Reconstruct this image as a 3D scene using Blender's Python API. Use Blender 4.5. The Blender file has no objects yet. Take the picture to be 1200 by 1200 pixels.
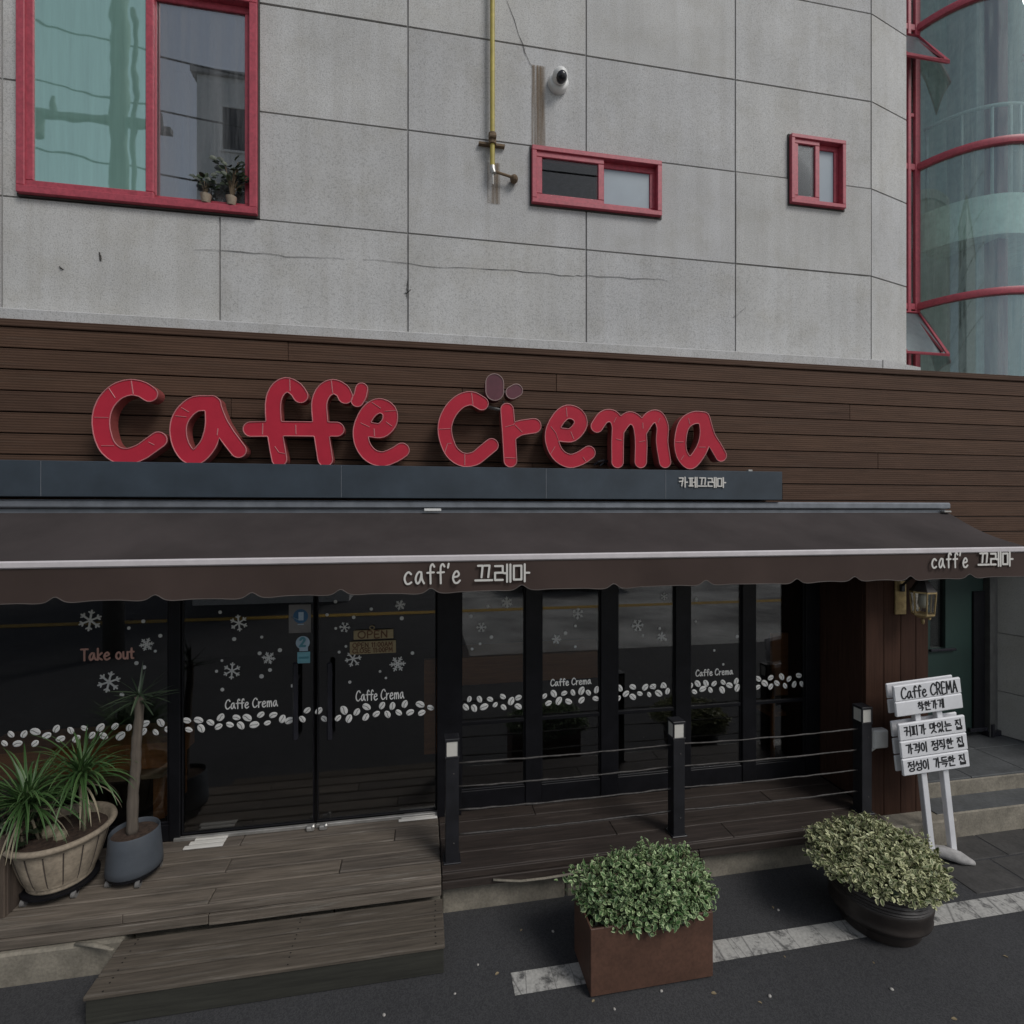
import bpy, bmesh, math, random
import numpy as np
from mathutils import Vector, Matrix
from mathutils.geometry import tessellate_polygon
R = math.radians
scene = bpy.context.scene
col = scene.collection
rng = random.Random(7)

# ------------------------------------------------------------------ camera
CZ = 2.74
cam_d = bpy.data.cameras.new('camera')
cam_d.sensor_width = 36.0; cam_d.lens = 18.0
cam_d.clip_start = 0.05; cam_d.clip_end = 500
cam = bpy.data.objects.new('camera', cam_d); col.objects.link(cam)
cam.location = (0, 0, CZ); cam.rotation_euler = (R(90), 0, R(-10))
scene.camera = cam

# ------------------------------------------------------------------ world, sun, exposure
SUN_EL, SUN_AZ = R(46), R(142)          # azimuth clockwise from +Y
world = bpy.data.worlds.new('World'); scene.world = world
world.use_nodes = True
nt = world.node_tree; nt.nodes.clear()
sky = nt.nodes.new('ShaderNodeTexSky'); sky.sky_type = 'NISHITA'; sky.sun_disc = False
sky.sun_elevation = SUN_EL; sky.sun_rotation = SUN_AZ
sky.air_density = 1.0; sky.dust_density = 0.8; sky.ozone_density = 1.0
hs = nt.nodes.new('ShaderNodeHueSaturation'); hs.inputs['Saturation'].default_value = 0.42
bg = nt.nodes.new('ShaderNodeBackground'); bg.inputs['Strength'].default_value = 0.085
wo = nt.nodes.new('ShaderNodeOutputWorld')
nt.links.new(sky.outputs[0], hs.inputs['Color']); nt.links.new(hs.outputs[0], bg.inputs['Color'])
nt.links.new(bg.outputs[0], wo.inputs['Surface'])
sun_d = bpy.data.lights.new('sun', 'SUN'); sun_d.energy = 1.5; sun_d.angle = R(22); sun_d.color = (1, .97, .93)
sun = bpy.data.objects.new('sun', sun_d); col.objects.link(sun)
sdir = Vector((math.sin(SUN_AZ) * math.cos(SUN_EL), math.cos(SUN_AZ) * math.cos(SUN_EL), math.sin(SUN_EL)))
sun.rotation_euler = sdir.to_track_quat('Z', 'Y').to_euler(); sun.location = (4, -6, 12)
scene.view_settings.view_transform = 'Standard'; scene.view_settings.look = 'None'
scene.view_settings.exposure = 0.06; scene.view_settings.gamma = 1.0
scene.view_settings.use_curve_mapping = False

# ------------------------------------------------------------------ measuring helper: photo pixel (1200 px) to a point of the place
CA, SA = math.cos(R(10)), math.sin(R(10))
def ray(u, v):
    return (600 * SA + (u - 600) * CA, 600 * CA - (u - 600) * SA, 600.0 - v)
def PY(u, v, Y):
    dx, dy, dz = ray(u, v); t = Y / dy
    return Vector((dx * t, Y, CZ + dz * t))
def PZ(u, v, z):
    dx, dy, dz = ray(u, v); t = (z - CZ) / dz
    return Vector((dx * t, dy * t, z))

# ------------------------------------------------------------------ materials
def new_mat(name):
    m = bpy.data.materials.new(name); m.use_nodes = True
    n = m.node_tree; n.nodes.clear()
    out = n.nodes.new('ShaderNodeOutputMaterial'); b = n.nodes.new('ShaderNodeBsdfPrincipled')
    n.links.new(b.outputs[0], out.inputs[0])
    return m, n, b
def coords(n, scale=(1, 1, 1), per_object=False):
    tc = n.nodes.new('ShaderNodeTexCoord'); mp = n.nodes.new('ShaderNodeMapping')
    mp.inputs['Scale'].default_value = scale
    n.links.new(tc.outputs['Object'], mp.inputs['Vector'])
    if per_object:
        oi = n.nodes.new('ShaderNodeObjectInfo'); mul = n.nodes.new('ShaderNodeMath'); mul.operation = 'MULTIPLY'
        mul.inputs[1].default_value = 60
        n.links.new(oi.outputs['Random'], mul.inputs[0]); n.links.new(mul.outputs[0], mp.inputs['Location'])
    return mp.outputs[0]
def noise(n, vec, scale, detail=4, rough=.55):
    t = n.nodes.new('ShaderNodeTexNoise'); t.inputs['Scale'].default_value = scale
    t.inputs['Detail'].default_value = detail; t.inputs['Roughness'].default_value = rough
    n.links.new(vec, t.inputs['Vector']); return t.outputs['Fac']
def ramp(n, fac, stops):
    r = n.nodes.new('ShaderNodeValToRGB'); e = r.color_ramp.elements
    while len(e) < len(stops): e.new(.5)
    for i, (p, c) in enumerate(stops):
        e[i].position = p; e[i].color = (*c, 1) if len(c) == 3 else c
    n.links.new(fac, r.inputs[0]); return r.outputs[0]
def mixc(n, a, b, fac, mode='MIX'):
    m = n.nodes.new('ShaderNodeMix'); m.data_type = 'RGBA'; m.blend_type = mode
    if isinstance(fac, (int, float)): m.inputs[0].default_value = fac
    else: n.links.new(fac, m.inputs[0])
    for s, x in ((6, a), (7, b)):
        if isinstance(x, tuple): m.inputs[s].default_value = (*x, 1)
        else: n.links.new(x, m.inputs[s])
    return m.outputs[2]
def bump(n, b, h, strength, dist=.01):
    k = n.nodes.new('ShaderNodeBump'); k.inputs['Strength'].default_value = strength; k.inputs['Distance'].default_value = dist
    n.links.new(h, k.inputs['Height']); n.links.new(k.outputs[0], b.inputs['Normal'])
def sc(c, k): return tuple(min(1, x * k) for x in c)

def mat_plain(name, c, rough=.6, metal=0.0, var=.18, scale=9, bmp=0.0, spec=.5, fine=0):
    m, n, b = new_mat(name); v = coords(n, per_object=True)
    f = noise(n, v, scale, 5, .6)
    cc = ramp(n, f, [(.3, sc(c, 1 - var)), (.7, sc(c, 1 + var))])
    if fine:
        f2 = noise(n, v, fine, 2, .6); cc = mixc(n, cc, ramp(n, f2, [(.35, (.6, .6, .6)), (.6, (1, 1, 1))]), .5, 'MULTIPLY')
    n.links.new(cc, b.inputs['Base Color'])
    b.inputs['Roughness'].default_value = rough; b.inputs['Metallic'].default_value = metal
    b.inputs['Specular IOR Level'].default_value = spec
    if bmp: bump(n, b, noise(n, v, scale * 8, 3), bmp, .004)
    return m
def mat_stone(name, c, speck=1.0):
    m, n, b = new_mat(name); v = coords(n, per_object=True)
    big = noise(n, v, 1.1, 5, .6); mid = noise(n, v, 100, 3, .6); fine = noise(n, v, 210, 2, .6)
    a = ramp(n, big, [(.3, sc(c, .88)), (.7, sc(c, 1.08))])
    a = mixc(n, a, ramp(n, mid, [(.34, (.50, .50, .50)), (.47, (.92, .92, .92)), (.60, (1, 1, 1)), (.72, (1.0, 1.0, 1.0))]), .62 * speck, 'MULTIPLY')
    a = mixc(n, a, ramp(n, fine, [(.36, (.55, .55, .55)), (.5, (1, 1, 1))]), .5 * speck, 'MULTIPLY')
    oi = n.nodes.new('ShaderNodeObjectInfo'); a = mixc(n, a, ramp(n, oi.outputs['Random'], [(0, (.90, .90, .91)), (.5, (.97, .965, .95)), (1, (1, 1, 1))]), 1.0, 'MULTIPLY')
    blot = noise(n, v, 3.1, 6, .7); a = mixc(n, a, ramp(n, blot, [(.30, (.84, .82, .77)), (.52, (1, 1, 1))]), .6, 'MULTIPLY')
    # rain streaks and grime that stay on the face
    v2 = coords(n, (3.2, 1, .22)); st = noise(n, v2, 2.2, 5, .65)
    a = mixc(n, a, ramp(n, st, [(.36, (.74, .72, .68)), (.6, (1, 1, 1))]), .34, 'MULTIPLY')
    n.links.new(a, b.inputs['Base Color']); b.inputs['Roughness'].default_value = .85
    bump(n, b, mid, .35, .004)
    return m
def mat_wood(name, c, ax='X', var=.35, rough=.65, ridges=0, scuff=None, spec=.4, tone=.82):
    m, n, b = new_mat(name)
    s = {'X': (1.2, 22, 22), 'Z': (22, 22, 1.2), 'Y': (22, 1.2, 22)}[ax]
    v = coords(n, s, True); g = noise(n, v, 2.2, 6, .65)
    v0 = coords(n, (1, 1, 1), True); pl = noise(n, v0, 1.5, 4)
    a = ramp(n, g, [(.28, sc(c, 1 - var)), (.72, sc(c, 1 + var))])
    a = mixc(n, a, ramp(n, pl, [(.3, (.78, .78, .78)), (.7, (1.0, 1.0, 1.0))]), .7, 'MULTIPLY')
    oi = n.nodes.new('ShaderNodeObjectInfo')
    a = mixc(n, a, ramp(n, oi.outputs['Random'], [(0, (tone, tone, tone*1.02)), (1, (1, .99, .96))]), 1.0, 'MULTIPLY')
    if scuff:
        v3 = coords(n, sc_axis(s, .35), True); w = noise(n, v3, 3.5, 8, .75); kn = noise(n, coords(n, tuple(x * .28 for x in s), True), 3.2, 3, .6); a = mixc(n, a, ramp(n, kn, [(.24, (.42, .40, .38)), (.36, (1, 1, 1))]), .9, 'MULTIPLY')
        a = mixc(n, a, scuff, ramp(n, w, [(.56, (0, 0, 0)), (.74, (.75, .75, .75))]))
    n.links.new(a, b.inputs['Base Color']); b.inputs['Roughness'].default_value = rough
    b.inputs['Specular IOR Level'].default_value = spec
    if ridges:
        wv = n.nodes.new('ShaderNodeTexWave'); wv.wave_type = 'BANDS'; wv.bands_direction = 'Z' if ax == 'X' else 'X'
        wv.inputs['Scale'].default_value = ridges; wv.inputs['Distortion'].default_value = .15
        a = mixc(n, a, ramp(n, wv.outputs['Fac'], [(.1, (.68, .66, .64)), (.6, (1, 1, 1))]), .8, 'MULTIPLY'); n.links.new(a, b.inputs['Base Color'])
        n.links.new(coords(n), wv.inputs['Vector']); bump(n, b, wv.outputs['Fac'], .35, .003)
    else: bump(n, b, g, .35, .004)
    return m
def sc_axis(s, k): return tuple(x * k for x in s)
def mat_glass(name, tint, refl, rough=.0, trans=.35, refl_tint=(1, 1, 1), dirt_sheen=None):
    """window glass: a tinted see-through sheet with a mirror-like sheen that grows at grazing angles"""
    m = bpy.data.materials.new(name); m.use_nodes = True; n = m.node_tree; n.nodes.clear()
    out = n.nodes.new('ShaderNodeOutputMaterial'); t = n.nodes.new('ShaderNodeBsdfTransparent')
    t.inputs[0].default_value = (*tint, 1)
    g = n.nodes.new('ShaderNodeBsdfGlossy'); g.inputs['Roughness'].default_value = rough; g.inputs['Color'].default_value = (*refl_tint, 1)
    lw = n.nodes.new('ShaderNodeLayerWeight'); lw.inputs['Blend'].default_value = .25
    mr = n.nodes.new('ShaderNodeMapRange'); mr.inputs[3].default_value = refl; mr.inputs[4].default_value = min(1, refl + .5)
    n.links.new(lw.outputs['Fresnel'], mr.inputs[0])
    mx = n.nodes.new('ShaderNodeMixShader'); n.links.new(mr.outputs[0], mx.inputs[0])
    n.links.new(t.outputs[0], mx.inputs[1]); n.links.new(g.outputs[0], mx.inputs[2]); last = mx.outputs[0]
    if dirt_sheen:                       # rain-streaked dust; on the grey pane, pale reflection put into the colour
        d = n.nodes.new('ShaderNodeBsdfDiffuse'); d.inputs[0].default_value = (*dirt_sheen, 1)
        f = ramp(n, noise(n, coords(n, (9, 9, .5)), 1.3, 6, .7), [(.40, (.02, .02, .02)), (.78, (.42, .42, .42))])
        m2 = n.nodes.new('ShaderNodeMixShader'); n.links.new(f, m2.inputs[0]); n.links.new(last, m2.inputs[1]); n.links.new(d.outputs[0], m2.inputs[2]); last = m2.outputs[0]
    n.links.new(last, out.inputs[0])
    return m
def mat_film_sky(name, film, refl, refl_tint):
    """coloured sun-film glass: a film whose scattering colour also carries reflected sky brightness, under a slightly rippled mirror sheen"""
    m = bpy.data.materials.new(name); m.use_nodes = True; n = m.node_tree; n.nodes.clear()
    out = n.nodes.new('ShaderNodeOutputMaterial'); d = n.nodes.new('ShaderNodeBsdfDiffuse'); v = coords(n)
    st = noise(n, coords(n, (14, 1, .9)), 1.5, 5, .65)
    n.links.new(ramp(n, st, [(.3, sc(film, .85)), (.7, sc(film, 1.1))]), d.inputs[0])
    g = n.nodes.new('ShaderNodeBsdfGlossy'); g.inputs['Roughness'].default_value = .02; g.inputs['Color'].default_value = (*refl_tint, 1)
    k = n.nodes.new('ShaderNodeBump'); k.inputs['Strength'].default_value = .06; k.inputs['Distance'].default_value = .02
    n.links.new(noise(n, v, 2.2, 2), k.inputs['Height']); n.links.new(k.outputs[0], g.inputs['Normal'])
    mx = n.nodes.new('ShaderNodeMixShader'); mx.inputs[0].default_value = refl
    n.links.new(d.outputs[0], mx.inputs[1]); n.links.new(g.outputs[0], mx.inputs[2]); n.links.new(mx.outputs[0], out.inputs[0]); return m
def mat_leaf(name, center, edge, e0=.35, e1=.75, var=.35):
    m, n, b = new_mat(name)
    uv = n.nodes.new('ShaderNodeUVMap'); sp = n.nodes.new('ShaderNodeSeparateXYZ'); n.links.new(uv.outputs[0], sp.inputs[0])
    ge = n.nodes.new('ShaderNodeNewGeometry'); rnd = ge.outputs['Random Per Island']
    ad = n.nodes.new('ShaderNodeMath'); ad.operation = 'MULTIPLY_ADD'; ad.inputs[1].default_value = .7; ad.inputs[2].default_value = -.35
    n.links.new(rnd, ad.inputs[0]); a2 = n.nodes.new('ShaderNodeMath'); n.links.new(sp.outputs[0], a2.inputs[0]); n.links.new(ad.outputs[0], a2.inputs[1])
    f = ramp(n, a2.outputs[0], [(e0, (0, 0, 0)), (e1, (1, 1, 1))])
    a = mixc(n, center, edge, f)
    a = mixc(n, a, ramp(n, rnd, [(0, (1 - var,) * 3), (1, (1, 1, 1))]), 1.0, 'MULTIPLY')
    n.links.new(a, b.inputs['Base Color']); b.inputs['Roughness'].default_value = .5
    return m

M = {}
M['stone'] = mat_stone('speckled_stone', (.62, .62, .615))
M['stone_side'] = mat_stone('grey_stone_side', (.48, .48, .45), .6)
M['joint'] = mat_plain('joint_grey', (.34, .335, .33), .9)
M['pink'] = mat_plain('pink_red_paint', (.46, .075, .105), .45, var=.12, scale=14, fine=40)
M['pink_dark'] = mat_plain('dark_red_paint', (.20, .03, .04), .5, var=.15)
M['glass_teal'] = mat_film_sky('teal_film_sky_glass', (.26, .46, .40), .48, (.66, .86, .80))  # pale teal includes the brightness of the reflected sky
M['glass_grey'] = mat_glass('grey_window_glass', (.70, .72, .72), .34, .0, refl_tint=(.85, .88, .9), dirt_sheen=(.34, .35, .36))  # diffuse grey stands in for the pale building reflected in this pane
M['glass_frost'] = mat_plain('frosted_glass', (.27, .33, .38), .35, var=.06, scale=4)
M['glass_dark'] = mat_glass('dark_cafe_glass', (.74, .74, .74), .078, .0)
M['glass_small'] = mat_glass('small_window_glass', (.75, .76, .74), .035, .0)
M['glass_tower'] = mat_glass('curved_teal_glass', (.80, .92, .89), .20, .015, refl_tint=(.70, .88, .90), dirt_sheen=(.50, .60, .57))
M['interior'] = mat_plain('upper_room_plaster', (.50, .50, .49), .9)
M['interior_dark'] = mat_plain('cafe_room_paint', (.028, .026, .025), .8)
M['clad'] = mat_wood('brown_cladding', (.112, .065, .044), 'X', .22, .75, ridges=17, scuff=(.12, .085, .064), spec=.2)
M['column'] = mat_wood('red_brown_boards', (.062, .031, .021), 'Z', .25, .75, spec=.15)
M['deck'] = mat_wood('weathered_deck', (.165, .138, .112), 'X', .5, .7, scuff=(.34, .32, .28), tone=.7)
M['deck_dark'] = mat_wood('dark_deck', (.048, .036, .030), 'X', .45, .65, scuff=(.13, .105, .09))
M['step'] = mat_wood('grey_step_boards', (.108, .090, .072), 'X', .45, .8, scuff=(.22, .20, .175), tone=.62)
M['step_dark'] = mat_wood('dark_step_riser', (.042, .042, .034), 'X', .35, .8)
M['orange_wood'] = mat_wood('orange_wood', (.58, .26, .09), 'X', .25, .5)
M['crate'] = mat_wood('old_crate', (.10, .075, .058), 'Z', .4, .8)
M['red'] = mat_plain('red_sign_face', (.47, .026, .050), .5, var=.10, scale=4, fine=0, spec=.2)
M['red_side'] = mat_plain('red_sign_return', (.30, .07, .065), .45, var=.15)
M['trim'] = mat_plain('pale_pink_trim', (.52, .18, .19), .5, var=.15)
M['bean_dark'] = mat_plain('maroon_bean_face', (.11, .025, .038), .4)
M['bean_trim'] = mat_plain('faded_bean_trim', (.30, .20, .19), .5)
M['slate'] = mat_plain('slate_blue_metal', (.040, .054, .070), .42, .0, var=.25, scale=2.5, spec=.4)
M['steel'] = mat_plain('galvanised_bar', (.20, .215, .24), .45, .3, var=.2)
M['fabric'] = mat_plain('awning_fabric', (.060, .051, .050), .95, var=.22, scale=1.6, bmp=.1, spec=.15)
M['valance'] = mat_plain('valance_fabric', (.066, .047, .041), .95, var=.12, scale=2, spec=.15)
M['hem'] = mat_plain('valance_hem', (.10, .085, .078), .9)
M['whitebar'] = mat_plain('white_painted_bar', (.62, .58, .59), .5, var=.08)
M['lettering'] = mat_plain('off_white_lettering', (.66, .64, .60), .7, var=.06)
M['decal'] = mat_plain('white_window_decal', (.78, .77, .74), .7, var=.08)
M['decal_dim'] = mat_plain('grey_window_decal', (.50, .50, .48), .8, var=.1)
M['decal_line'] = mat_plain('bean_crease', (.22, .22, .21), .8)
M['decal_pink'] = mat_plain('pink_decal', (.45, .25, .20), .7)
M['black'] = mat_plain('black_metal', (.008, .008, .010), .45, var=.3, spec=.2)
M['black_post'] = mat_plain('black_post_paint', (.014, .014, .017), .45, var=.3)
M['handle'] = mat_plain('dark_handle', (.02, .02, .026), .25, .0)
M['cap_white'] = mat_plain('white_lamp_panel', (.60, .58, .53), .6, var=.06)
M['alu'] = mat_plain('aluminium', (.42, .41, .39), .4, .6, var=.25)
M['cable'] = mat_plain('steel_cable', (.060, .055, .052), .6, .2, var=.5, scale=30)
M['concrete'] = mat_plain('old_concrete', (.25, .225, .18), .9, var=.30, scale=6, bmp=.5, fine=60)
M['soil'] = mat_plain('dark_soil', (.055, .035, .025), 1, var=.5, scale=40, bmp=.8)
M['terracotta'] = mat_plain('weathered_terracotta', (.34, .28, .21), .85, var=.30, scale=7, bmp=.3, fine=45)
M['groove'] = mat_plain('pot_groove_dark', (.07, .055, .045), .95)  # dark line colour for the grooves between the ribs
M['greypot'] = mat_plain('grey_plastic_pot', (.066, .076, .090), .6, var=.2, scale=5)
M['blackpot'] = mat_plain('dark_glazed_pot', (.030, .024, .021), .45, var=.35, scale=8, bmp=.15)
M['brownbox'] = mat_plain('brown_planter_metal', (.105, .052, .034), .62, var=.22, scale=5, fine=50, bmp=.1)
M['caster'] = mat_plain('caster_wheel', (.16, .155, .15), .5, var=.2)
M['trunk'] = mat_wood('palm_bark', (.15, .125, .10), 'Z', .35, .9)
M['stem'] = mat_plain('woody_stem', (.12, .085, .05), .8)
M['dry'] = mat_plain('dry_leaf', (.30, .26, .18), .8, var=.3)
M['palm'] = mat_leaf('ponytail_leaf', (.048, .120, .030), (.11, .18, .065), .4, 1.0)
M['palm_dark'] = mat_leaf('dracaena_leaf', (.045, .075, .04), (.09, .12, .07), .4, 1.0)
M['bush'] = mat_leaf('box_bush_leaf', (.070, .165, .045), (.50, .62, .32), .36, .95)
M['bush_cream'] = mat_leaf('variegated_leaf', (.11, .155, .045), (.68, .68, .40), .24, .85)
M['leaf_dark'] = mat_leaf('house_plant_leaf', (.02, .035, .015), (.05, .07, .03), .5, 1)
M['yellow'] = mat_plain('yellow_gas_paint', (.44, .36, .075), .5, var=.2, scale=12)
M['white'] = mat_plain('white_plastic', (.78, .78, .76), .45, var=.08)
M['sign_white'] = mat_plain('white_sign_board', (.80, .80, .82), .6, var=.06, scale=10, fine=0)
M['ink'] = mat_plain('black_paint_lettering', (.015, .015, .017), .7)
M['ink_grey'] = mat_plain('faded_grey_lettering', (.26, .26, .28), .7)
M['brass'] = mat_plain('aged_brass', (.42, .31, .15), .42, .55, var=.35, scale=20)
M['darkbrass'] = mat_plain('dark_bronze', (.035, .03, .028), .5, .3)
M['bulb'] = mat_plain('milky_lamp_glass', (.45, .44, .38), .3)
M['green'] = mat_plain('dark_green_panel', (.014, .036, .030), .5, var=.2, scale=2)
M['greymetal'] = mat_plain('grey_door_metal', (.12, .12, .115), .5, .2, var=.2)
M['landing'] = mat_plain('grey_landing_tile', (.10, .105, .108), .7, var=.22, scale=5, fine=50)
M['paver'] = mat_plain('worn_paver', (.066, .063, .060), .9, var=.3, scale=5, bmp=.3, fine=45)
M['tan_board'] = mat_wood('tan_open_board', (.34, .27, .15), 'X', .12, .7)
M['ink_brown'] = mat_plain('brown_board_lettering', (.10, .045, .02), .8)
M['poster_grey'] = mat_plain('grey_sticker', (.16, .15, .145), .6)
M['poster_blue'] = mat_plain('blue_sticker_print', (.03, .11, .22), .6)
M['poster_pale'] = mat_plain('pale_blue_print', (.33, .42, .50), .6)
M['teal_card'] = mat_plain('teal_sticker', (.16, .37, .43), .6)
M['teal_dark'] = mat_plain('dark_teal_print', (.06, .20, .24), .6)
M['rust'] = mat_plain('rust_brown', (.17, .12, .075), .9)
M['far_concrete'] = mat_plain('pale_far_concrete', (.37, .37, .355), .9, var=.6, scale=.55)
M['tower_wall'] = mat_plain('stairwell_paint', (.48, .52, .50), .8, var=.15)
M['sash_glass'] = mat_plain('dull_sash_glass', (.11, .13, .14), .25, var=.15)
M['opp'] = mat_plain('opposite_render', (.75, .75, .74), .9, var=.08)
M['polec'] = mat_plain('pole_concrete', (.17, .17, .16), .9, var=.2)
M['sackcloth'] = mat_plain('pale_sackcloth', (.36, .35, .34), .9, var=.3, scale=18, bmp=.5)
M['pebble'] = mat_plain('pale_pebble', (.42, .40, .37), .9)
M['leaf_litter'] = mat_plain('fallen_leaf', (.25, .20, .12), .9, var=.3)
M['rail_white'] = mat_plain('white_rail_paint', (.55, .58, .57), .5)
M['slab_green'] = mat_plain('pale_green_fascia', (.72, .80, .74), .6)
M['smudge'] = mat_plain('black_scar', (.06, .055, .05), .9)

def mat_asphalt():
    m, n, b = new_mat('asphalt'); v = coords(n)
    big = noise(n, v, .9, 6, .65); fine = noise(n, v, 260, 2, .7); mid = noise(n, v, 14, 5, .7)
    a = ramp(n, big, [(.3, (.042, .042, .045)), (.7, (.062, .063, .067))])
    a = mixc(n, a, ramp(n, fine, [(.3, (.5, .5, .5)), (.52, (1, 1, 1))]), .7, 'MULTIPLY')
    vr = n.nodes.new('ShaderNodeTexVoronoi'); vr.inputs['Scale'].default_value = 150; n.links.new(v, vr.inputs['Vector'])
    a = mixc(n, a, ramp(n, vr.outputs['Color'], [(.25, (.62, .62, .63)), (.75, (1.25, 1.24, 1.2))]), .75, 'MULTIPLY')
    a = mixc(n, a, (.115, .11, .105), ramp(n, mid, [(.62, (0, 0, 0)), (.8, (.45, .45, .45))]))
    n.links.new(a, b.inputs['Base Color']); b.inputs['Roughness'].default_value = .85
    bump(n, b, fine, .5, .004); return m
M['asphalt'] = mat_asphalt()
def mat_line():
    m, n, b = new_mat('worn_road_paint'); v = coords(n)
    w = noise(n, v, 9, 8, .75); f = noise(n, v, 60, 4, .7)
    a = mixc(n, (.50, .49, .46), (.07, .07, .07), ramp(n, w, [(.50, (0, 0, 0)), (.63, (.92, .92, .92))]))
    vo = n.nodes.new('ShaderNodeTexVoronoi'); vo.feature = 'DISTANCE_TO_EDGE'; vo.inputs['Scale'].default_value = 4.5
    n.links.new(coords(n, (1.5, .30, 1)), vo.inputs['Vector'])
    a = mixc(n, (.06, .06, .06), a, ramp(n, vo.outputs['Distance'], [(.0, (.35, .35, .35)), (.022, (1, 1, 1))]))
    a = mixc(n, a, ramp(n, f, [(.35, (.7, .7, .7)), (.6, (1, 1, 1))]), .8, 'MULTIPLY')
    n.links.new(a, b.inputs['Base Color']); b.inputs['Roughness'].default_value = .8; return m
M['roadpaint'] = mat_line()
M['yellowpaint'] = mat_plain('yellow_road_paint', (.45, .28, .04), .8, var=.25)
def mat_stain():
    m = bpy.data.materials.new('rust_streak'); m.use_nodes = True; n = m.node_tree; n.nodes.clear()
    out = n.nodes.new('ShaderNodeOutputMaterial'); t = n.nodes.new('ShaderNodeBsdfTransparent'); d = n.nodes.new('ShaderNodeBsdfDiffuse')
    d.inputs[0].default_value = (.20, .14, .085, 1)
    f = noise(n, coords(n, (34, 1, .7)), 1.6, 4, .6); c = ramp(n, f, [(.35, (.05, .05, .05)), (.65, (.75, .75, .75))])
    mx = n.nodes.new('ShaderNodeMixShader'); n.links.new(c, mx.inputs[0]); n.links.new(t.outputs[0], mx.inputs[1]); n.links.new(d.outputs[0], mx.inputs[2])
    n.links.new(mx.outputs[0], out.inputs[0]); return m
M['stain'] = mat_stain()

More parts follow.
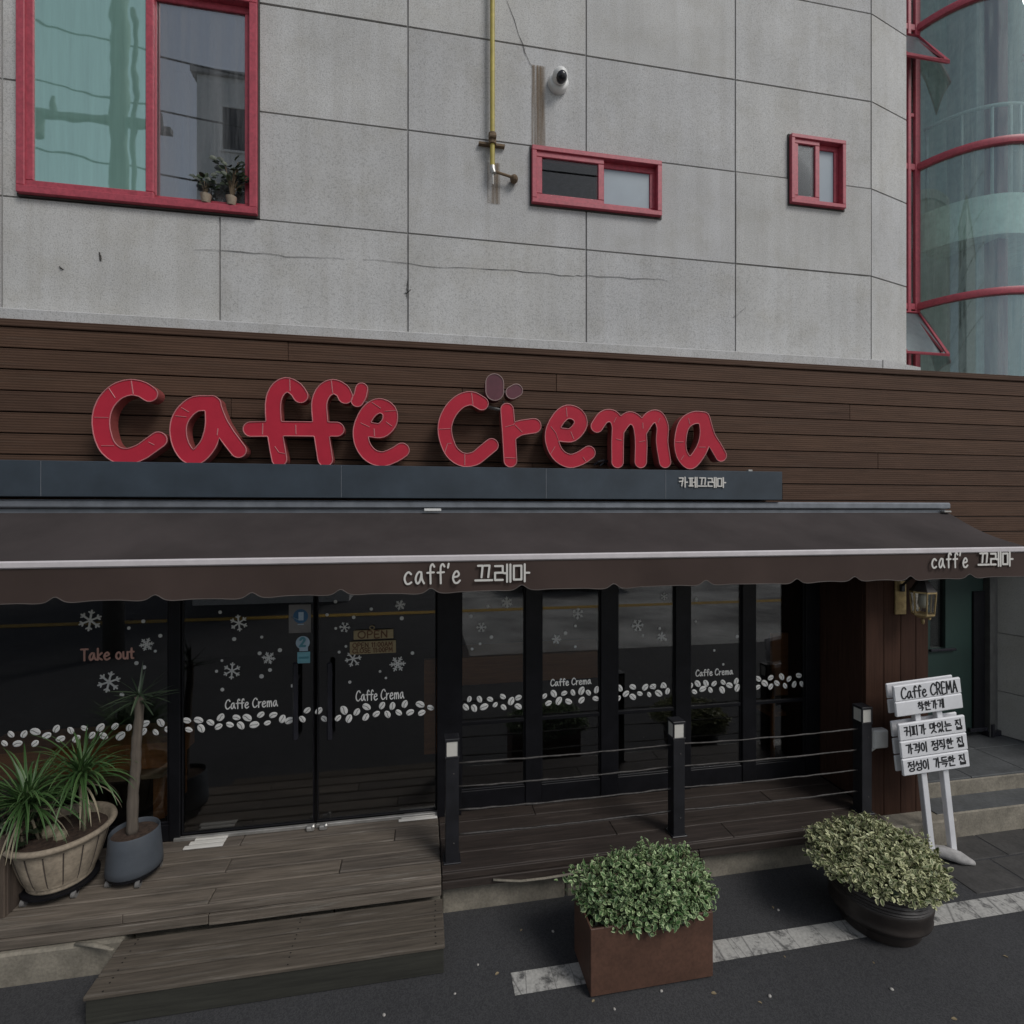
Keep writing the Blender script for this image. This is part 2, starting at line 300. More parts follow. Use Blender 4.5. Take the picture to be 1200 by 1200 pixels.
# ------------------------------------------------------------------ mesh helpers
class MB:
    def __init__(s): s.v = []; s.f = []; s.uv = []; s.mi = []
    def add(s, vs, fs):
        o = len(s.v); s.v += [tuple(p) for p in vs]; s.f += [tuple(o + i for i in f) for f in fs]
        return o
    def box(s, x0, x1, y0, y1, z0, z1, c=0.0):
        if c <= 0:
            s.add([(x0,y0,z0),(x1,y0,z0),(x1,y1,z0),(x0,y1,z0),(x0,y0,z1),(x1,y0,z1),(x1,y1,z1),(x0,y1,z1)],
                  [(0,3,2,1),(4,5,6,7),(0,1,5,4),(1,2,6,5),(2,3,7,6),(3,0,4,7)])
            return s
        c = min(c, (x1-x0)*.45, (y1-y0)*.45, (z1-z0)*.45)
        vs = []; idx = {}
        for ix in (0,1):
            for iy in (0,1):
                for iz in (0,1):
                    X=(x0,x1)[ix]; Y=(y0,y1)[iy]; Z=(z0,z1)[iz]
                    xi=X+(c if ix==0 else -c); yi=Y+(c if iy==0 else -c); zi=Z+(c if iz==0 else -c)
                    for a,p in (('x',(X,yi,zi)),('y',(xi,Y,zi)),('z',(xi,yi,Z))):
                        idx[(ix,iy,iz,a)]=len(vs); vs.append(p)
        fs=[]
        for a,(k1,k2) in (('x',(1,2)),('y',(0,2)),('z',(0,1))):
            ai='xyz'.index(a)
            for sd in (0,1):
                q=[]
                for (p,r) in ((0,0),(1,0),(1,1),(0,1)):
                    t=[0,0,0]; t[ai]=sd; t[k1]=p; t[k2]=r; q.append(idx[(*t,a)])
                fs.append(tuple(q))
        for a,b2,k in (('x','y',2),('x','z',1),('y','z',0)):
            for i in (0,1):
                for j in (0,1):
                    ia='xyz'.index(a); ib='xyz'.index(b2)
                    t0=[0,0,0]; t0[ia]=i; t0[ib]=j; t0[k]=0; t1=list(t0); t1[k]=1
                    fs.append((idx[(*t0,a)],idx[(*t1,a)],idx[(*t1,b2)],idx[(*t0,b2)]))
        for ix in (0,1):
            for iy in (0,1):
                for iz in (0,1): fs.append(tuple(idx[(ix,iy,iz,a)] for a in 'xyz'))
        s.add(vs, fs); return s
    def tube(s, pts, r, n=8, cap=True, flat=1.0):
        pts=[Vector(p) for p in pts]; rs=r if isinstance(r,(list,tuple)) else [r]*len(pts)
        rings=[]; up=None
        for i,p in enumerate(pts):
            d=(pts[min(i+1,len(pts)-1)]-pts[max(i-1,0)]).normalized()
            if up is None:
                up=Vector((0,0,1)) if abs(d.z)<.9 else Vector((0,1,0))
            a=d.cross(up)
            if a.length<1e-6: a=d.cross(Vector((1,0,0)))
            a.normalize(); b=a.cross(d).normalized(); up=b
            rings.append([p+a*math.cos(2*math.pi*k/n)*rs[i]+b*math.sin(2*math.pi*k/n)*rs[i]*flat for k in range(n)])
        vs=[q for g in rings for q in g]; fs=[]
        for i in range(len(pts)-1):
            for k in range(n):
                k2=(k+1)%n; fs.append((i*n+k,i*n+k2,(i+1)*n+k2,(i+1)*n+k))
        if cap: fs.append(tuple(range(n))[::-1]); fs.append(tuple((len(pts)-1)*n+k for k in range(n)))
        s.add(vs,fs); return s
    def loop_tube(s, pts, r, n=5):
        pts=[Vector(p) for p in pts]; N=len(pts); vs=[]; fs=[]
        for i,p in enumerate(pts):
            d=(pts[(i+1)%N]-pts[i-1]).normalized(); b=Vector((0,1,0)); a=d.cross(b).normalized()
            vs+=[p+a*math.cos(2*math.pi*k/n)*r+b*math.sin(2*math.pi*k/n)*r for k in range(n)]
        for i in range(N):
            for k in range(n):
                k2=(k+1)%n; j=(i+1)%N; fs.append((i*n+k,i*n+k2,j*n+k2,j*n+k))
        s.add(vs,fs); return s
    def lathe(s, prof, cx, cy, n=40, rf=None, a0=0, a1=2*math.pi):
        vs=[]; fs=[]; full=abs(a1-a0-2*math.pi)<1e-6; m=n if full else n+1
        for r,z in prof:
            for k in range(m):
                a=a0+(a1-a0)*k/n; rr=r*(rf(a,z) if rf else 1)
                vs.append((cx+rr*math.cos(a),cy+rr*math.sin(a),z))
        for i in range(len(prof)-1):
            for k in range(n):
                k2=(k+1)%m; fs.append((i*m+k,i*m+k2,(i+1)*m+k2,(i+1)*m+k))
        s.add(vs,fs); return s
    def disc(s, cx, cy, z, r, n=40, h=0):
        vs=[(cx,cy,z+h)]+[(cx+r*math.cos(2*math.pi*k/n),cy+r*math.sin(2*math.pi*k/n),z) for k in range(n)]
        s.add(vs,[(0,1+k,1+(k+1)%n) for k in range(n)]); return s
    def ball(s, c, rx, ry=None, rz=None, n=10, m=6):
        ry=ry or rx; rz=rz or rx; vs=[]; fs=[]
        for i in range(m+1):
            t=math.pi*i/m
            for k in range(n):
                a=2*math.pi*k/n; vs.append((c[0]+rx*math.sin(t)*math.cos(a),c[1]+ry*math.sin(t)*math.sin(a),c[2]+rz*math.cos(t)))
        for i in range(m):
            for k in range(n):
                k2=(k+1)%n; fs.append((i*n+k,(i+1)*n+k,(i+1)*n+k2,i*n+k2))
        s.add(vs,fs); return s
    def mask(s, xs, zs, y0, y1, keep):
        """slab in the XZ plane made of grid cells (y0 front, y1 back); keep(i,j) says which cells exist"""
        nx,nz=len(xs)-1,len(zs)-1; K=lambda i,j: 0<=i<nx and 0<=j<nz and keep(i,j)
        for i in range(nx):
            for j in range(nz):
                if not K(i,j): continue
                a,b,c,d=xs[i],xs[i+1],zs[j],zs[j+1]
                s.add([(a,y0,c),(b,y0,c),(b,y0,d),(a,y0,d)],[(0,1,2,3)])
                if not K(i-1,j): s.add([(a,y0,c),(a,y0,d),(a,y1,d),(a,y1,c)],[(0,1,2,3)])
                if not K(i+1,j): s.add([(b,y0,c),(b,y1,c),(b,y1,d),(b,y0,d)],[(0,1,2,3)])
                if not K(i,j-1): s.add([(a,y0,c),(a,y1,c),(b,y1,c),(b,y0,c)],[(0,1,2,3)])
                if not K(i,j+1): s.add([(a,y0,d),(b,y0,d),(b,y1,d),(a,y1,d)],[(0,1,2,3)])
        return s
    def leaf(s, p, d, nrm, L, W, fold=.15, droop=0.0):
        """one small leaf: 6-point outline folded on its midrib, uv.x runs 0 at the rib to 1 at the edge"""
        d=d.normalized(); a=d.cross(nrm)
        if a.length<1e-5: a=d.orthogonal()
        a.normalize(); nn=a.cross(d)
        P=lambda t,w,h: p+d*(L*t)+a*(W*w)+nn*(h*W-droop*L*t*t)
        vs=[P(0,0,0),P(.35,.5,fold),P(.75,.36,fold),P(1,0,0),P(.75,-.36,fold),P(.35,-.5,fold),P(.4,0,0),P(.75,0,0)]
        uv=[(.5,0),(1,0),(1,0),(1,0),(1,0),(1,0),(0,0),(.15,0)]
        fs=[(0,6,1),(6,7,2,1),(7,3,2),(0,5,6),(5,4,7,6),(4,3,7)]
        o=s.add(vs,fs); s.uv+=uv
    def strap(s, pts, W, taper=True):
        """a long narrow leaf along a polyline"""
        pts=[Vector(p) for p in pts]; N=len(pts); vs=[]; uv=[]
        for i,p in enumerate(pts):
            d=(pts[min(i+1,N-1)]-pts[max(i-1,0)]).normalized(); a=d.cross(Vector((0,0,1)))
            if a.length<1e-4: a=Vector((1,0,0))
            a.normalize(); t=i/(N-1); w=W*(.6+.4*min(1,t*5))*(1-(t**3 if taper else 0))+.0006
            b=a.cross(d)
            vs+=[p-a*w+b*w*.35,p,p+a*w+b*w*.35]; uv+=[(1,0),(0,0),(1,0)]
        fs=[]
        for i in range(N-1):
            q=i*3; fs+=[(q,q+1,q+4,q+3),(q+1,q+2,q+5,q+4)]
        s.add(vs,fs); s.uv+=uv
    def mesh(s, name, mats, origin=(0,0,0), smooth=False):
        me=bpy.data.meshes.new(name); o=Vector(origin)
        me.from_pydata([(p[0]-o.x,p[1]-o.y,p[2]-o.z) for p in s.v],[],s.f)
        for m in (mats if isinstance(mats,(list,tuple)) else [mats]): me.materials.append(m)
        if s.uv and len(s.uv)==len(s.v):
            l=me.uv_layers.new(name='UVMap'); li=np.zeros(len(me.loops),dtype=np.int32); me.loops.foreach_get('vertex_index',li)
            l.data.foreach_set('uv',np.array(s.uv,dtype=np.float32)[li].ravel())
        me.validate(); me.update()
        if smooth is True: me.polygons.foreach_set('use_smooth',[True]*len(me.polygons))
        elif smooth: me.polygons.foreach_set('use_smooth',[True]*len(me.polygons)); me.set_sharp_from_angle(angle=R(smooth))
        return me
    def build(s, name, mat, parent=None, smooth=False, local=False):
        org=(0,0,0)
        if parent is not None and not local: org=world_of(parent)
        o=bpy.data.objects.new(name,s.mesh(name,mat,org,smooth)); col.objects.link(o)
        if parent is not None: o.parent=parent
        return o
def world_of(p):
    v=Vector((0,0,0))
    while p is not None: v+=Vector(p.location); p=p.parent
    return v
def tag(o, label, cat, group=None):
    o['label']=label; o['category']=cat
    if group: o['group']=group
    return o
def thing(name, label, cat, loc=(0,0,0), group=None):
    o=bpy.data.objects.new(name,None); col.objects.link(o); o.location=loc; o.empty_display_size=.1
    return tag(o,label,cat,group)
def struct(o): o['kind']='structure'; return o
def stuff(o): o['kind']='stuff'; return o
def inst(name, me, parent, loc, rot=None, scale=None):
    """a part that shares mesh data; loc is in world space"""
    o=bpy.data.objects.new(name,me); col.objects.link(o); o.parent=parent
    o.location=Vector(loc)-world_of(parent)
    if rot: o.rotation_euler=rot
    if scale: o.scale=scale
    return o

# ------------------------------------------------------------------ hand lettering (strokes -> outline -> solid)
def smooth_pts(p, k=6):
    if len(p)<3: return p
    P=[np.array(q,float) for q in p]; out=[]
    closed=np.allclose(P[0],P[-1])
    for i in range(len(P)-1):
        p0=P[i-1] if i>0 else (P[-2] if closed else P[0]); p1,p2=P[i],P[i+1]
        p3=P[i+2] if i+2<len(P) else (P[1] if closed else P[-1])
        for j in range(k):
            t=j/k; out.append(.5*((2*p1)+(-p0+p2)*t+(2*p0-5*p1+4*p2-p3)*t*t+(-p0+3*p1-3*p2+p3)*t**3))
    out.append(P[-1]); return out
_T={1:['BL'],2:['RB'],3:['RL'],4:['TR'],5:['BL','TR'],6:['TB'],7:['TL'],8:['LT'],9:['BT'],10:['RB','LT'],11:['RT'],12:['LR'],13:['BR'],14:['LB']}
def contours(strokes, res):
    """strokes: list of (points, half width); returns the outline loops of their union"""
    allp=np.array([q for s,_ in strokes for q in s],float); mw=max(w for _,w in strokes)
    lo=allp.min(0)-mw-3*res; hi=allp.max(0)+mw+3*res
    nx,ny=int((hi[0]-lo[0])/res)+2,int((hi[1]-lo[1])/res)+2
    gx=lo[0]+np.arange(nx)*res; gy=lo[1]+np.arange(ny)*res; D=np.full((nx,ny),1e9)
    for s,w in strokes:
        s=np.array(s,float)
        segs=[(s[i],s[i+1]) for i in range(len(s)-1)] or [(s[0],s[0])]
        for a,b in segs:
            i0=max(0,int((min(a[0],b[0])-w-2*res-lo[0])/res)); i1=min(nx,int((max(a[0],b[0])+w+2*res-lo[0])/res)+2)
            j0=max(0,int((min(a[1],b[1])-w-2*res-lo[1])/res)); j1=min(ny,int((max(a[1],b[1])+w+2*res-lo[1])/res)+2)
            X=gx[i0:i1,None]; Y=gy[None,j0:j1]; d=b-a; L=d@d
            t=np.clip(((X-a[0])*d[0]+(Y-a[1])*d[1])/(L if L>1e-12 else 1),0,1)
            dist=np.sqrt((X-a[0]-t*d[0])**2+(Y-a[1]-t*d[1])**2)-w
            D[i0:i1,j0:j1]=np.minimum(D[i0:i1,j0:j1],dist)
    ins=D<0
    code=(ins[:-1,:-1]*1+ins[1:,:-1]*2+ins[1:,1:]*4+ins[:-1,1:]*8); nxt={}
    for i,j in zip(*np.nonzero((code>0)&(code<15))):
        ed={'B':('h',i,j),'T':('h',i,j+1),'L':('v',i,j),'R':('v',i+1,j)}
        for ab in _T[int(code[i,j])]: nxt[ed[ab[0]]]=ed[ab[1]]
    def pt(e):
        k,i,j=e
        if k=='h':
            a,b=D[i,j],D[i+1,j]; a=max(a,-res*3) if a<1e8 else res*2; b=b if b<1e8 else res*2
            return (gx[i]+res*a/(a-b),gy[j])
        a,b=D[i,j],D[i,j+1]; a=a if a<1e8 else res*2; b=b if b<1e8 else res*2
        return (gx[i],gy[j]+res*a/(a-b))
    loops=[]
    while nxt:
        st=next(iter(nxt)); e=st; lp=[]
        while e in nxt: lp.append(pt(e)); e=nxt.pop(e)
        if len(lp)>6: loops.append(lp)
    return loops
def dp(pts, tol):
    P=np.array(pts); keep=np.zeros(len(P),bool); keep[0]=keep[-1]=True; st=[(0,len(P)-1)]
    while st:
        a,b=st.pop()
        if b-a<2: continue
        d=P[b]-P[a]; L=np.hypot(*d); q=P[a+1:b]-P[a]
        dist=np.abs(q[:,0]*d[1]-q[:,1]*d[0])/L if L>1e-9 else np.hypot(q[:,0],q[:,1])
        k=int(dist.argmax())
        if dist[k]>tol: keep[a+1+k]=True; st+=[(a,a+1+k),(a+1+k,b)]
    return [tuple(p) for p in P[keep]]
def simplify(lp, tol):
    h=len(lp)//2; a=dp(lp[:h+1],tol); b=dp(lp[h:]+lp[:1],tol); return a[:-1]+b[:-1]
def solid(mb, loops, y0, y1):
    """extruded outline in the XZ plane, face at y0 towards the street, back at y1"""
    area=lambda l: sum(l[i][0]*l[(i+1)%len(l)][1]-l[(i+1)%len(l)][0]*l[i][1] for i in range(len(l)))/2
    def inside(p,l):
        c=False; n=len(l)
        for i in range(n):
            (x1,z1),(x2,z2)=l[i],l[(i+1)%n]
            if (z1>p[1])!=(z2>p[1]) and p[0]<(x2-x1)*(p[1]-z1)/(z2-z1)+x1: c=not c
        return c
    outer=[l for l in loops if area(l)>0]; holes=[l for l in loops if area(l)<=0]
    for o in outer:
        g=[o]+[h for h in holes if inside(h[0],o)]; flat=[p for l in g for p in l]
        tris=tessellate_polygon([[Vector((p[0],p[1],0)) for p in l] for l in g])
        mb.add([(p[0],y0,p[1]) for p in flat],[tuple(t) for t in tris])
    for l in loops:
        n=len(l); mb.add([(p[0],y0,p[1]) for p in l]+[(p[0],y1,p[1]) for p in l],[(i,(i+1)%n,n+(i+1)%n,n+i) for i in range(n)])
G={ # width, strokes in a box with cap height 1
'C':(.85,[[(.80,.80),(.62,.97),(.36,.93),(.12,.66),(.06,.36),(.22,.07),(.5,.02),(.80,.20)]]),
'c':(.72,[[(.62,.50),(.42,.60),(.2,.5),(.08,.28),(.2,.04),(.42,0),(.64,.08)]]),
'a':(.82,[[(.55,.58),(.34,.60),(.14,.42),(.08,.2),(.2,.02),(.38,.08),(.52,.34),(.56,.58)],[(.56,.56),(.6,.25),(.78,.02)]]),
'f':(.66,[[(.62,.86),(.48,.99),(.32,.88),(.29,.6),(.31,0)],[(.04,.55),(.58,.57)]]),
'e':(.76,[[(.10,.30),(.46,.34),(.58,.46),(.42,.61),(.2,.52),(.07,.26),(.2,.03),(.44,0),(.66,.12)]]),
'r':(.62,[[(.12,.60),(.14,0)],[(.14,.30),(.30,.52),(.54,.56)]]),
'm':(.98,[[(.08,.58),(.11,0)],[(.11,.34),(.28,.58),(.42,.50),(.45,0)],[(.45,.34),(.62,.58),(.78,.5),(.84,0)]]),
"'":(.22,[[(.12,1.0),(.06,.80)]]),
'i':(.3,[[(.14,.58),(.15,0)],[(.14,.82),(.14,.84)]]),
'T':(.8,[[(.04,.96),(.74,.96)],[(.39,.96),(.39,0)]]),
'k':(.66,[[(.1,.98),(.1,0)],[(.52,.58),(.12,.26),(.54,0)]]),
'o':(.7,[[(.34,.58),(.12,.44),(.1,.16),(.32,0),(.56,.14),(.56,.44),(.34,.58)]]),
'u':(.7,[[(.1,.58),(.12,.12),(.32,.0),(.54,.16)],[(.56,.58),(.57,0)]]),
't':(.52,[[(.25,.88),(.25,.1),(.44,.03)],[(.03,.58),(.46,.58)]]),
'O':(.92,[[(.45,1),(.14,.8),(.08,.35),(.38,0),(.74,.14),(.82,.6),(.66,.94),(.45,1)]]),
'P':(.72,[[(.12,0),(.12,1),(.5,.98),(.62,.76),(.48,.52),(.14,.48)]]),
'E':(.66,[[(.58,.98),(.12,.98),(.12,0),(.6,0)],[(.12,.5),(.5,.5)]]),
'N':(.84,[[(.12,0),(.12,1)],[(.12,1),(.70,0)],[(.70,0),(.70,1)]]),
'R':(.74,[[(.12,0),(.12,1),(.48,.98),(.6,.76),(.46,.52),(.14,.48)],[(.34,.48),(.64,0)]]),
'M':(.94,[[(.08,0),(.14,1)],[(.14,1),(.44,.3)],[(.44,.3),(.74,1)],[(.74,1),(.82,0)]]),
'A':(.76,[[(.05,0),(.36,1)],[(.36,1),(.68,0)],[(.16,.36),(.58,.36)]]),
'L':(.62,[[(.12,1),(.12,0)],[(.12,0),(.58,0)]]),
'S':(.7,[[(.58,.86),(.34,1),(.12,.8),(.3,.54),(.56,.36),(.5,.06),(.28,0),(.08,.14)]]),
'D':(.8,[[(.12,0),(.12,1),(.5,.9),(.66,.5),(.5,.1),(.12,0)]]),
'0':(.66,[[(.32,1),(.1,.7),(.1,.3),(.32,0),(.54,.3),(.54,.7),(.32,1)]]),
'1':(.4,[[(.08,.78),(.24,1)],[(.24,1),(.24,0)]]),
'2':(.66,[[(.1,.76),(.3,1),(.54,.82),(.44,.52),(.08,0)],[(.08,0),(.58,0)]]),
'3':(.66,[[(.1,.9),(.36,1),(.52,.78),(.3,.54),(.54,.3),(.36,0),(.08,.1)]]),
':':(.28,[[(.12,.62),(.12,.64)],[(.12,.18),(.12,.2)]]),
' ':(.42,[]),
}
CHO='ㄱㄲㄴㄷㄸㄹㅁㅂㅃㅅㅆㅇㅈㅉㅊㅋㅌㅍㅎ'; JUNG='ㅏㅐㅑㅒㅓㅔㅕㅖㅗㅘㅙㅚㅛㅜㅝㅞㅟㅠㅡㅢㅣ'; JONG=' ㄱㄲㄳㄴㄵㄶㄷㄹㄺㄻㄼㄽㄾㄿㅀㅁㅂㅄㅅㅆㅇㅈㅊㅋㅌㅍㅎ'
_circ=[(.5+.5*math.cos(t),.5+.5*math.sin(t)) for t in np.linspace(0,2*math.pi,13)]
_small=[(.5+.42*math.cos(t),.3+.3*math.sin(t)) for t in np.linspace(0,2*math.pi,13)]
J={'ㄱ':[[(0,1),(.95,1)],[(.95,1),(.6,0)]],'ㄲ':[[(0,1),(.4,1)],[(.4,1),(.3,0)],[(.55,1),(1,1)],[(1,1),(.88,0)]],'ㄴ':[[(0,1),(0,0)],[(0,0),(1,0)]],
'ㄷ':[[(1,1),(0,1)],[(0,1),(0,0)],[(0,0),(1,0)]],'ㄹ':[[(0,1),(1,1)],[(1,1),(1,.52)],[(1,.52),(0,.52)],[(0,.52),(0,0)],[(0,0),(1,0)]],
'ㅁ':[[(0,0),(0,1)],[(0,1),(1,1)],[(1,1),(1,0)],[(1,0),(0,0)]],'ㅂ':[[(0,1),(0,0)],[(0,0),(1,0)],[(1,0),(1,1)],[(0,.5),(1,.5)]],
'ㅅ':[[(.5,1),(0,0)],[(.5,.75),(1,0)]],'ㅆ':[[(.28,1),(0,0)],[(.28,.7),(.5,0)],[(.74,1),(.5,0)],[(.74,.7),(1,0)]],'ㅇ':[_circ],
'ㅈ':[[(0,1),(1,1)],[(.5,1),(0,0)],[(.48,.7),(1,0)]],'ㅊ':[[(.35,1.15),(.65,1.15)],[(0,.85),(1,.85)],[(.5,.85),(0,0)],[(.48,.6),(1,0)]],
'ㅋ':[[(0,1),(.95,1)],[(.95,1),(.6,0)],[(0,.55),(.85,.6)]],'ㅍ':[[(0,1),(1,1)],[(.28,1),(.28,0)],[(.72,1),(.72,0)],[(0,0),(1,0)]],
'ㅎ':[[(.35,1.05),(.65,1.05)],[(0,.78),(1,.78)],_small]}
V={'ㅏ':[[(.3,1),(.3,0)],[(.3,.5),(1,.5)]],'ㅐ':[[(.15,1),(.15,0)],[(.15,.5),(.8,.5)],[(.8,1),(.8,0)]],'ㅓ':[[(.8,1),(.8,0)],[(0,.5),(.8,.5)]],
'ㅔ':[[(.45,1),(.45,0)],[(0,.5),(.45,.5)],[(.95,1),(.95,0)]],'ㅣ':[[(.5,1),(.5,0)]],'ㅕ':[[(.8,1),(.8,0)],[(0,.66),(.8,.66)],[(0,.36),(.8,.36)]],'ㅖ':[[(.45,1),(.45,0)],[(0,.62),(.45,.62)],[(0,.38),(.45,.38)],[(.95,1),(.95,0)]]}
def fit(st, x0, y0, x1, y1): return [[(x0+p[0]*(x1-x0),y0+p[1]*(y1-y0)) for p in s] for s in st]
def hangul(ch):
    k=ord(ch)-0xAC00; c,j,f=CHO[k//588],JUNG[(k%588)//28],JONG[k%28]; out=[]
    lo=.42 if f!=' ' else .04
    if j in 'ㅡ':
        out+=fit(J[c],.16,lo+.28,.84,1.0); out+=[[(0,lo+.10),(1,lo+.10)]]
    else:
        out+=fit(J[c],.04,lo+.10,.50,.96); out+=fit(V[j],.58,lo-.02,.98,1.04)
    if f!=' ': out+=fit(J[f],.18,.02,.90,.32)
    return out
def layout(text, height, hw, track=.06, hspace=1.06):
    """strokes of a line of text, baseline at 0, plus its width"""
    x=0; st=[]
    for ch in text:
        if '가'<=ch<='힣':
            s=hangul(ch); w=hspace
            st+=[([(x+p[0]*.94,p[1]) for p in q],hw) for q in s]; x+=w
        else:
            w,s=G[ch]
            st+=[([(x+p[0],p[1]) for p in smooth_pts(q)] if len(q)>2 else [(x+p[0],p[1]) for p in q],hw) for q in s]; x+=w+track
    return st,x
def text_mesh(mb, text, x0, x1, z0, z1, y0, y1, hw=.07, res=None, slope=0.0, track=.06):
    """lettering that fills x0..x1 and z0..z1"""
    st,w=layout(text,1,hw,track); kx=(x1-x0)/w; kz=z1-z0; h=min(kx,kz)*hw*1.1
    st=[([(x0+p[0]*kx,z0+p[1]*kz+slope*p[0]*kx) for p in s],h) for s,_ in st]
    loops=[simplify(l,h*.06) for l in contours(st,res or h*.45)]
    solid(mb,[l for l in loops if len(l)>2],y0,y1)

# ================================================================== GROUND
def sheet(name, x0, x1, y0, y1, z, mat, n=1):
    b=MB(); b.add([(x0,y0,z),(x1,y0,z),(x1,y1,z),(x0,y1,z)],[(0,1,2,3)]); return struct(b.build(name,mat))
sheet('road',-60,60,-60,60,0,M['asphalt'])
b=MB(); b.add([(.52,2.85,.004),(14,2.85,.004),(14,2.995,.004),(.52,2.995,.004)],[(0,1,2,3)]); struct(b.build('road_marking',M['roadpaint']))
b=MB(); b.add([(-20,-6.0,.008),(20,-6.0,.008),(20,-5.6,.008),(-20,-5.6,.008)],[(0,1,2,3)]); struct(b.build('yellow_road_marking',M['yellowpaint']))
b=MB(); b.add([(.9,-1.35,.005),(40,-1.35,.005),(40,-30,.005),(.9,-30,.005)],[(0,3,2,1)]); struct(b.build('far_pavement',M['far_concrete']))
# worn pavers in front of the right-hand entrance
pave=bpy.data.objects.new('pavement',None); col.objects.link(pave); struct(pave)
me=MB().box(-.24,.24,-.145,.145,-.03,.006,.005).mesh('paver',M['paver'])
for i in range(9):
    for j in range(2):
        o=inst('paver',me,pave,(4.16+i*.495+(.2 if j else 0),3.18+j*.302,rng.uniform(-.002,.002)),(rng.uniform(-.006,.006),rng.uniform(-.006,.006),0))
# kerb blocks that carry the deck
kerb=bpy.data.objects.new('kerb',None); col.objects.link(kerb); struct(kerb)
x=-5.0
for w in (1.3,1.2,.74,1.19,.70,.88,1.05,1.2,1.1):
    front=3.41 if x<-1.9 else 3.525
    o=MB().box(x+.004,x+w-.004,front+rng.uniform(-.006,.006),3.95,-.1,(.185 if x<-1.9 else .205)+rng.uniform(-.006,.006),.012).build('kerb_block',M['concrete'],kerb); x+=w

# ================================================================== UPPER STONE BUILDING
YS=4.30
bld=thing('stone_building','grey speckled stone building with red framed windows above the timber fascia','building',(0,YS,4.1))
XS=[-7.4,-5.95,-4.46,-3.0,-1.54,-.112,1.418,2.855,4.31]
ZS=[4.19,5.035,5.885,6.735,7.59,8.44,9.29]
WIN=[(-2.885,-1.262,5.052,6.745),(.925,2.108,5.378,5.868),(3.405,3.99,5.638,6.285)]   # openings x0,x1,z0,z1
def panel_cells(x0,x1,z0,z1):
    xs={x0,x1}; zs={z0,z1}
    for a,b_,c,d in WIN:
        if a<x1 and b_>x0 and c<z1 and d>z0:
            xs|={t for t in (a,b_) if x0<t<x1}; zs|={t for t in (c,d) if z0<t<z1}
    return sorted(xs),sorted(zs)
def in_win(x,z): return any(a<x<b_ and c<z<d for a,b_,c,d in WIN)
for i in range(len(XS)-1):
    for j in range(len(ZS)-1):
        x0,x1,z0,z1=XS[i]+.007,XS[i+1]-.007,ZS[j]+.007,ZS[j+1]-.007
        if j==0: z0=ZS[0]+.004
        xs,zs=panel_cells(x0,x1,z0,z1); dy=rng.uniform(-.003,.003)
        keep=lambda p,q: not in_win((xs[p]+xs[p+1])/2,(zs[q]+zs[q+1])/2)
        if not any(keep(p,q) for p in range(len(xs)-1) for q in range(len(zs)-1)): continue
        MB().mask(xs,zs,YS+dy,YS+.0135,keep).build('stone_panel',M['stone'],bld)
# canted corner panels
cx0,cy0,cx1,cy1=4.31,YS,4.865,4.442
for j in range(len(ZS)-1):
    z0,z1=ZS[j]+(.004 if j==0 else .007),ZS[j+1]-.007; d=Vector((cx1-cx0,cy1-cy0,0)).normalized()
    p,q=Vector((cx0,cy0,0))+d*.006,Vector((cx1,cy1,0)); nb=Vector((-d.y,d.x,0))*.04
    b=MB(); b.add([(p.x,p.y,z0),(q.x,q.y,z0),(q.x,q.y,z1),(p.x,p.y,z1)]+[(p.x+nb.x,p.y+nb.y,z0),(q.x+nb.x-.004,q.y+nb.y+.03,z0),(q.x+nb.x-.004,q.y+nb.y+.03,z1),(p.x+nb.x,p.y+nb.y,z1)],
        [(0,1,2,3),(1,5,6,2),(3,2,6,7),(0,4,5,1),(0,3,7,4)]); b.build('stone_panel',M['stone'],bld)
# backing, body, ledge
xs=sorted({-7.4,4.32}|{t for w in WIN for t in w[:2]}); zs=sorted({2.5,9.3}|{t for w in WIN for t in w[2:]})
MB().mask(xs,zs,YS+.014,YS+.16,lambda p,q: not in_win((xs[p]+xs[p+1])/2,(zs[q]+zs[q+1])/2)).build('backing_wall',M['joint'],bld)
b=MB(); b.add([(4.30,4.345,2.5),(4.85,4.486,2.5),(4.85,4.486,9.3),(4.30,4.345,9.3)],[(0,1,2,3)])
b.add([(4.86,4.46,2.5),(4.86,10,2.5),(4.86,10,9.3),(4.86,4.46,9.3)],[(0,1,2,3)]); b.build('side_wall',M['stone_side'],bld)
b=MB(); b.box(-7.45,4.88,4.5,10.2,9.3,9.5); b.box(-7.45,-7.3,4.4,10.2,2.5,9.3); b.box(-7.3,4.8,10.0,10.2,2.5,9.3); b.box(-7.3,4.8,4.47,10,2.42,2.6); b.build('body',M['interior'],bld)
b=MB(); b.box(-7.4,4.31,4.17,4.33,4.085,4.182,.008)
b.add([(4.31,4.17,4.085),(4.90,4.32,4.085),(4.90,4.46,4.085),(4.31,4.33,4.085),(4.31,4.17,4.182),(4.90,4.32,4.182),(4.90,4.46,4.182),(4.31,4.33,4.182)],[(0,1,5,4),(4,5,6,7),(1,2,6,5),(0,3,2,1)])
b.build('stone_ledge',M['stone'],bld)
